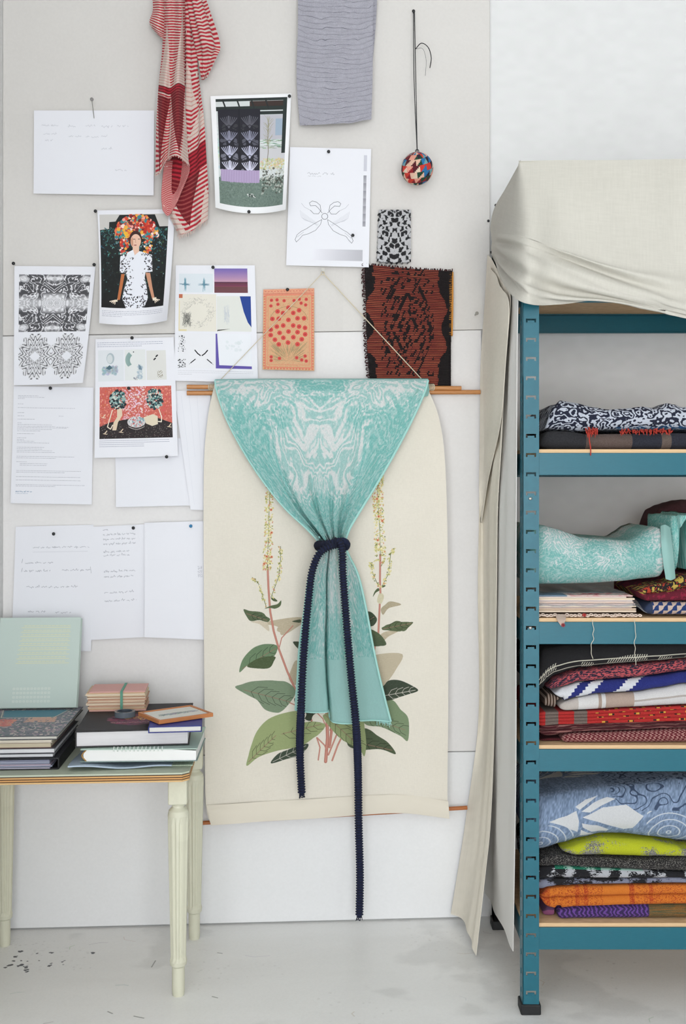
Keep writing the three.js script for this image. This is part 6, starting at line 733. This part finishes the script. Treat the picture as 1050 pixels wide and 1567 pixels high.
folded('orange_throw', 'bright orange throw with rust speckled bands folded double', { top: z5([[185, 720], [230, 695], [300, 686], [500, 678], [1035, 670], [1500, 668]]), bot: z5([[185, 770], [220, 800], [280, 812], [400, 804], [700, 794], [1035, 788], [1500, 788]]), span: 0.1, group: S4, layers: 2, end: 0.022, zf: 0.47, seed: 7 }, (px, t, x, y) => { const rust = Math.abs(px - 884) < 3 || Math.abs(px - 897) < 3 || Math.abs(px - 968) < 4 || Math.abs(px - 997) < 3 || px < 842, sp = noise(x * 0.32, y * 0.32) > 0.62 && (px < 923 || px > 973); return tint(rust ? (noise(x * 0.25, y * 0.25) > 0.5 ? [190, 70, 26] : [214, 106, 34]) : sp ? [196, 84, 28] : [228, 128, 40], grain(x, y, 16)); });
folded('grey_print_throw', 'grey and black block printed throw lying on the orange throw', { top: z5([[155, 650], [300, 640], [600, 640], [1035, 634], [1500, 634]]), bot: z5([[155, 715], [230, 696], [450, 678], [1035, 670], [1500, 668]]), span: 0.05, group: S4, zf: 0.462, seed: 17 }, (px, t, x, y) => { const d = fbm(px * 0.055, t * 1.3, 3) + (noise(x * 0.2, y * 0.2) - 0.5) * 0.25; return tint(d > 0.52 ? [30, 30, 36] : d > 0.46 ? [112, 114, 130] : [150, 154, 176], grain(x, y, 16)); });
folded('monochrome_throw', 'black and silver grey brushstroke throw with an emerald edge', { top: z5([[150, 575], [270, 562], [600, 577], [1035, 596], [1500, 600]]), bot: z5([[150, 650], [300, 638], [600, 640], [1035, 633], [1500, 633]]), span: 0.055, group: S4, zf: 0.466, seed: 19 }, (px, t, x, y) => { const d = fbm(px * 0.07 + 9, t * 1.1 + 3, 3) + (noise(x * 0.2, y * 0.2) - 0.5) * 0.3; if (t < 0.22 && px > 850 && px < 985) return tint(d > 0.5 ? [30, 130, 100] : [180, 222, 206], grain(x, y, 10)); return tint(d > 0.5 ? [26, 26, 32] : [204, 206, 212], grain(x, y, 18)); });
folded('charcoal_throw', 'black throw with fine silver flecks under the lime throw', { top: z5([[160, 545], [210, 510], [300, 492], [420, 506], [800, 517], [1035, 512], [1500, 512]]), bot: z5([[160, 575], [270, 561], [600, 576], [1035, 595], [1500, 598]]), span: 0.06, group: S4, zf: 0.47, end: 0.03, seed: 23 }, (px, t, x, y) => tint(noise(x * 0.42, y * 0.42) > 0.7 ? [150, 146, 140] : [30, 28, 29], grain(x, y, 14)));
folded('lime_throw', 'lime yellow and grey mottled throw on the bottom shelf pile', { top: z5([[318, 470], [360, 452], [430, 430], [560, 402], [680, 405], [850, 420], [1000, 445], [1035, 462], [1300, 480]]), bot: z5([[318, 500], [420, 506], [800, 517], [1035, 512], [1300, 512]]), span: 0.075, group: S4, zf: 0.464, end: 0.03, right: 1130, seed: 27 }, (px, t, x, y) => { const d = fbm(px * 0.035, t * 1.2 + 5, 3) + (noise(x * 0.3, y * 0.3) - 0.5) * 0.4; return tint(d < 0.56 ? [204, 212, 34] : noise(x * 0.5, y * 0.5) > 0.5 ? [170, 168, 166] : [110, 108, 100], grain(x, y, 20)); });
folded('blue_quilt', 'thick pale blue quilt woven with large white flowers, topmost on the bottom shelf', { top: z5([[140, 190], [200, 160], [400, 132], [550, 112], [700, 96], [1035, 58], [1500, 50]]), bot: z5([[140, 515], [200, 492], [330, 455], [430, 425], [560, 398], [700, 400], [1035, 446], [1500, 470]]), span: 0.19, group: S4, zf: 0.468, bulge: 0.045, wr: 0.004, end: 0.02, bump: 0.002, seed: 29 }, (px, t, x, y) => {
  const X = (px - 780) * 3.889, Y = lerp(160 - (X - 165) * 0.11, 500 - smooth(165, 560, X) * 100 + smooth(700, 1035, X) * 40, t), inP = (pts) => { let r = false; for (let i = 0, j = pts.length - 1; i < pts.length; j = i++) { const [ax, ay] = pts[i], [bx, by] = pts[j]; if (ay > Y !== by > Y && X < ((bx - ax) * (Y - ay)) / (by - ay) + ax) r = !r; } return r; };
  const white = [[[435, 270], [560, 215], [700, 195], [800, 265], [740, 360], [690, 372], [600, 335], [520, 300]], [[430, 235], [500, 185], [590, 150], [640, 160], [560, 200], [480, 240]], [[395, 205], [460, 160], [540, 140], [470, 185], [420, 225]], [[432, 310], [520, 325], [600, 370], [590, 395], [500, 380], [440, 340]], [[430, 360], [500, 400], [520, 420], [430, 420]], [[235, 295], [340, 260], [400, 230], [415, 300], [410, 380], [340, 340]]].some(inP);
  if (white) return tint([236, 238, 240], grain(x, y, 10)); const rg = Math.sin(Math.hypot(X - 960, Y - 420) * 0.12), rl = Math.sin(Math.hypot(X - 190, Y - 470) * 0.13), vein = X > 820 && Y > 230 ? rg > 0.86 : X < 390 && Y > 320 ? rl > 0.86 : false, dark = Y < 230 && X > 620 && Math.sin(fbm(x * 0.012, y * 0.02, 2) * 40) > 0.8;
  const pl = noise(x * 0.22 + y * 0.08, y * 0.12) - 0.5; return vein ? [222, 230, 238] : dark ? tint([70, 88, 118], 0) : tint([144, 166, 198], pl * 56);
});

scene.traverse((o) => { if (o.isMesh) o.castShadow = o.receiveShadow = true; });
renderer.render(scene, camera);
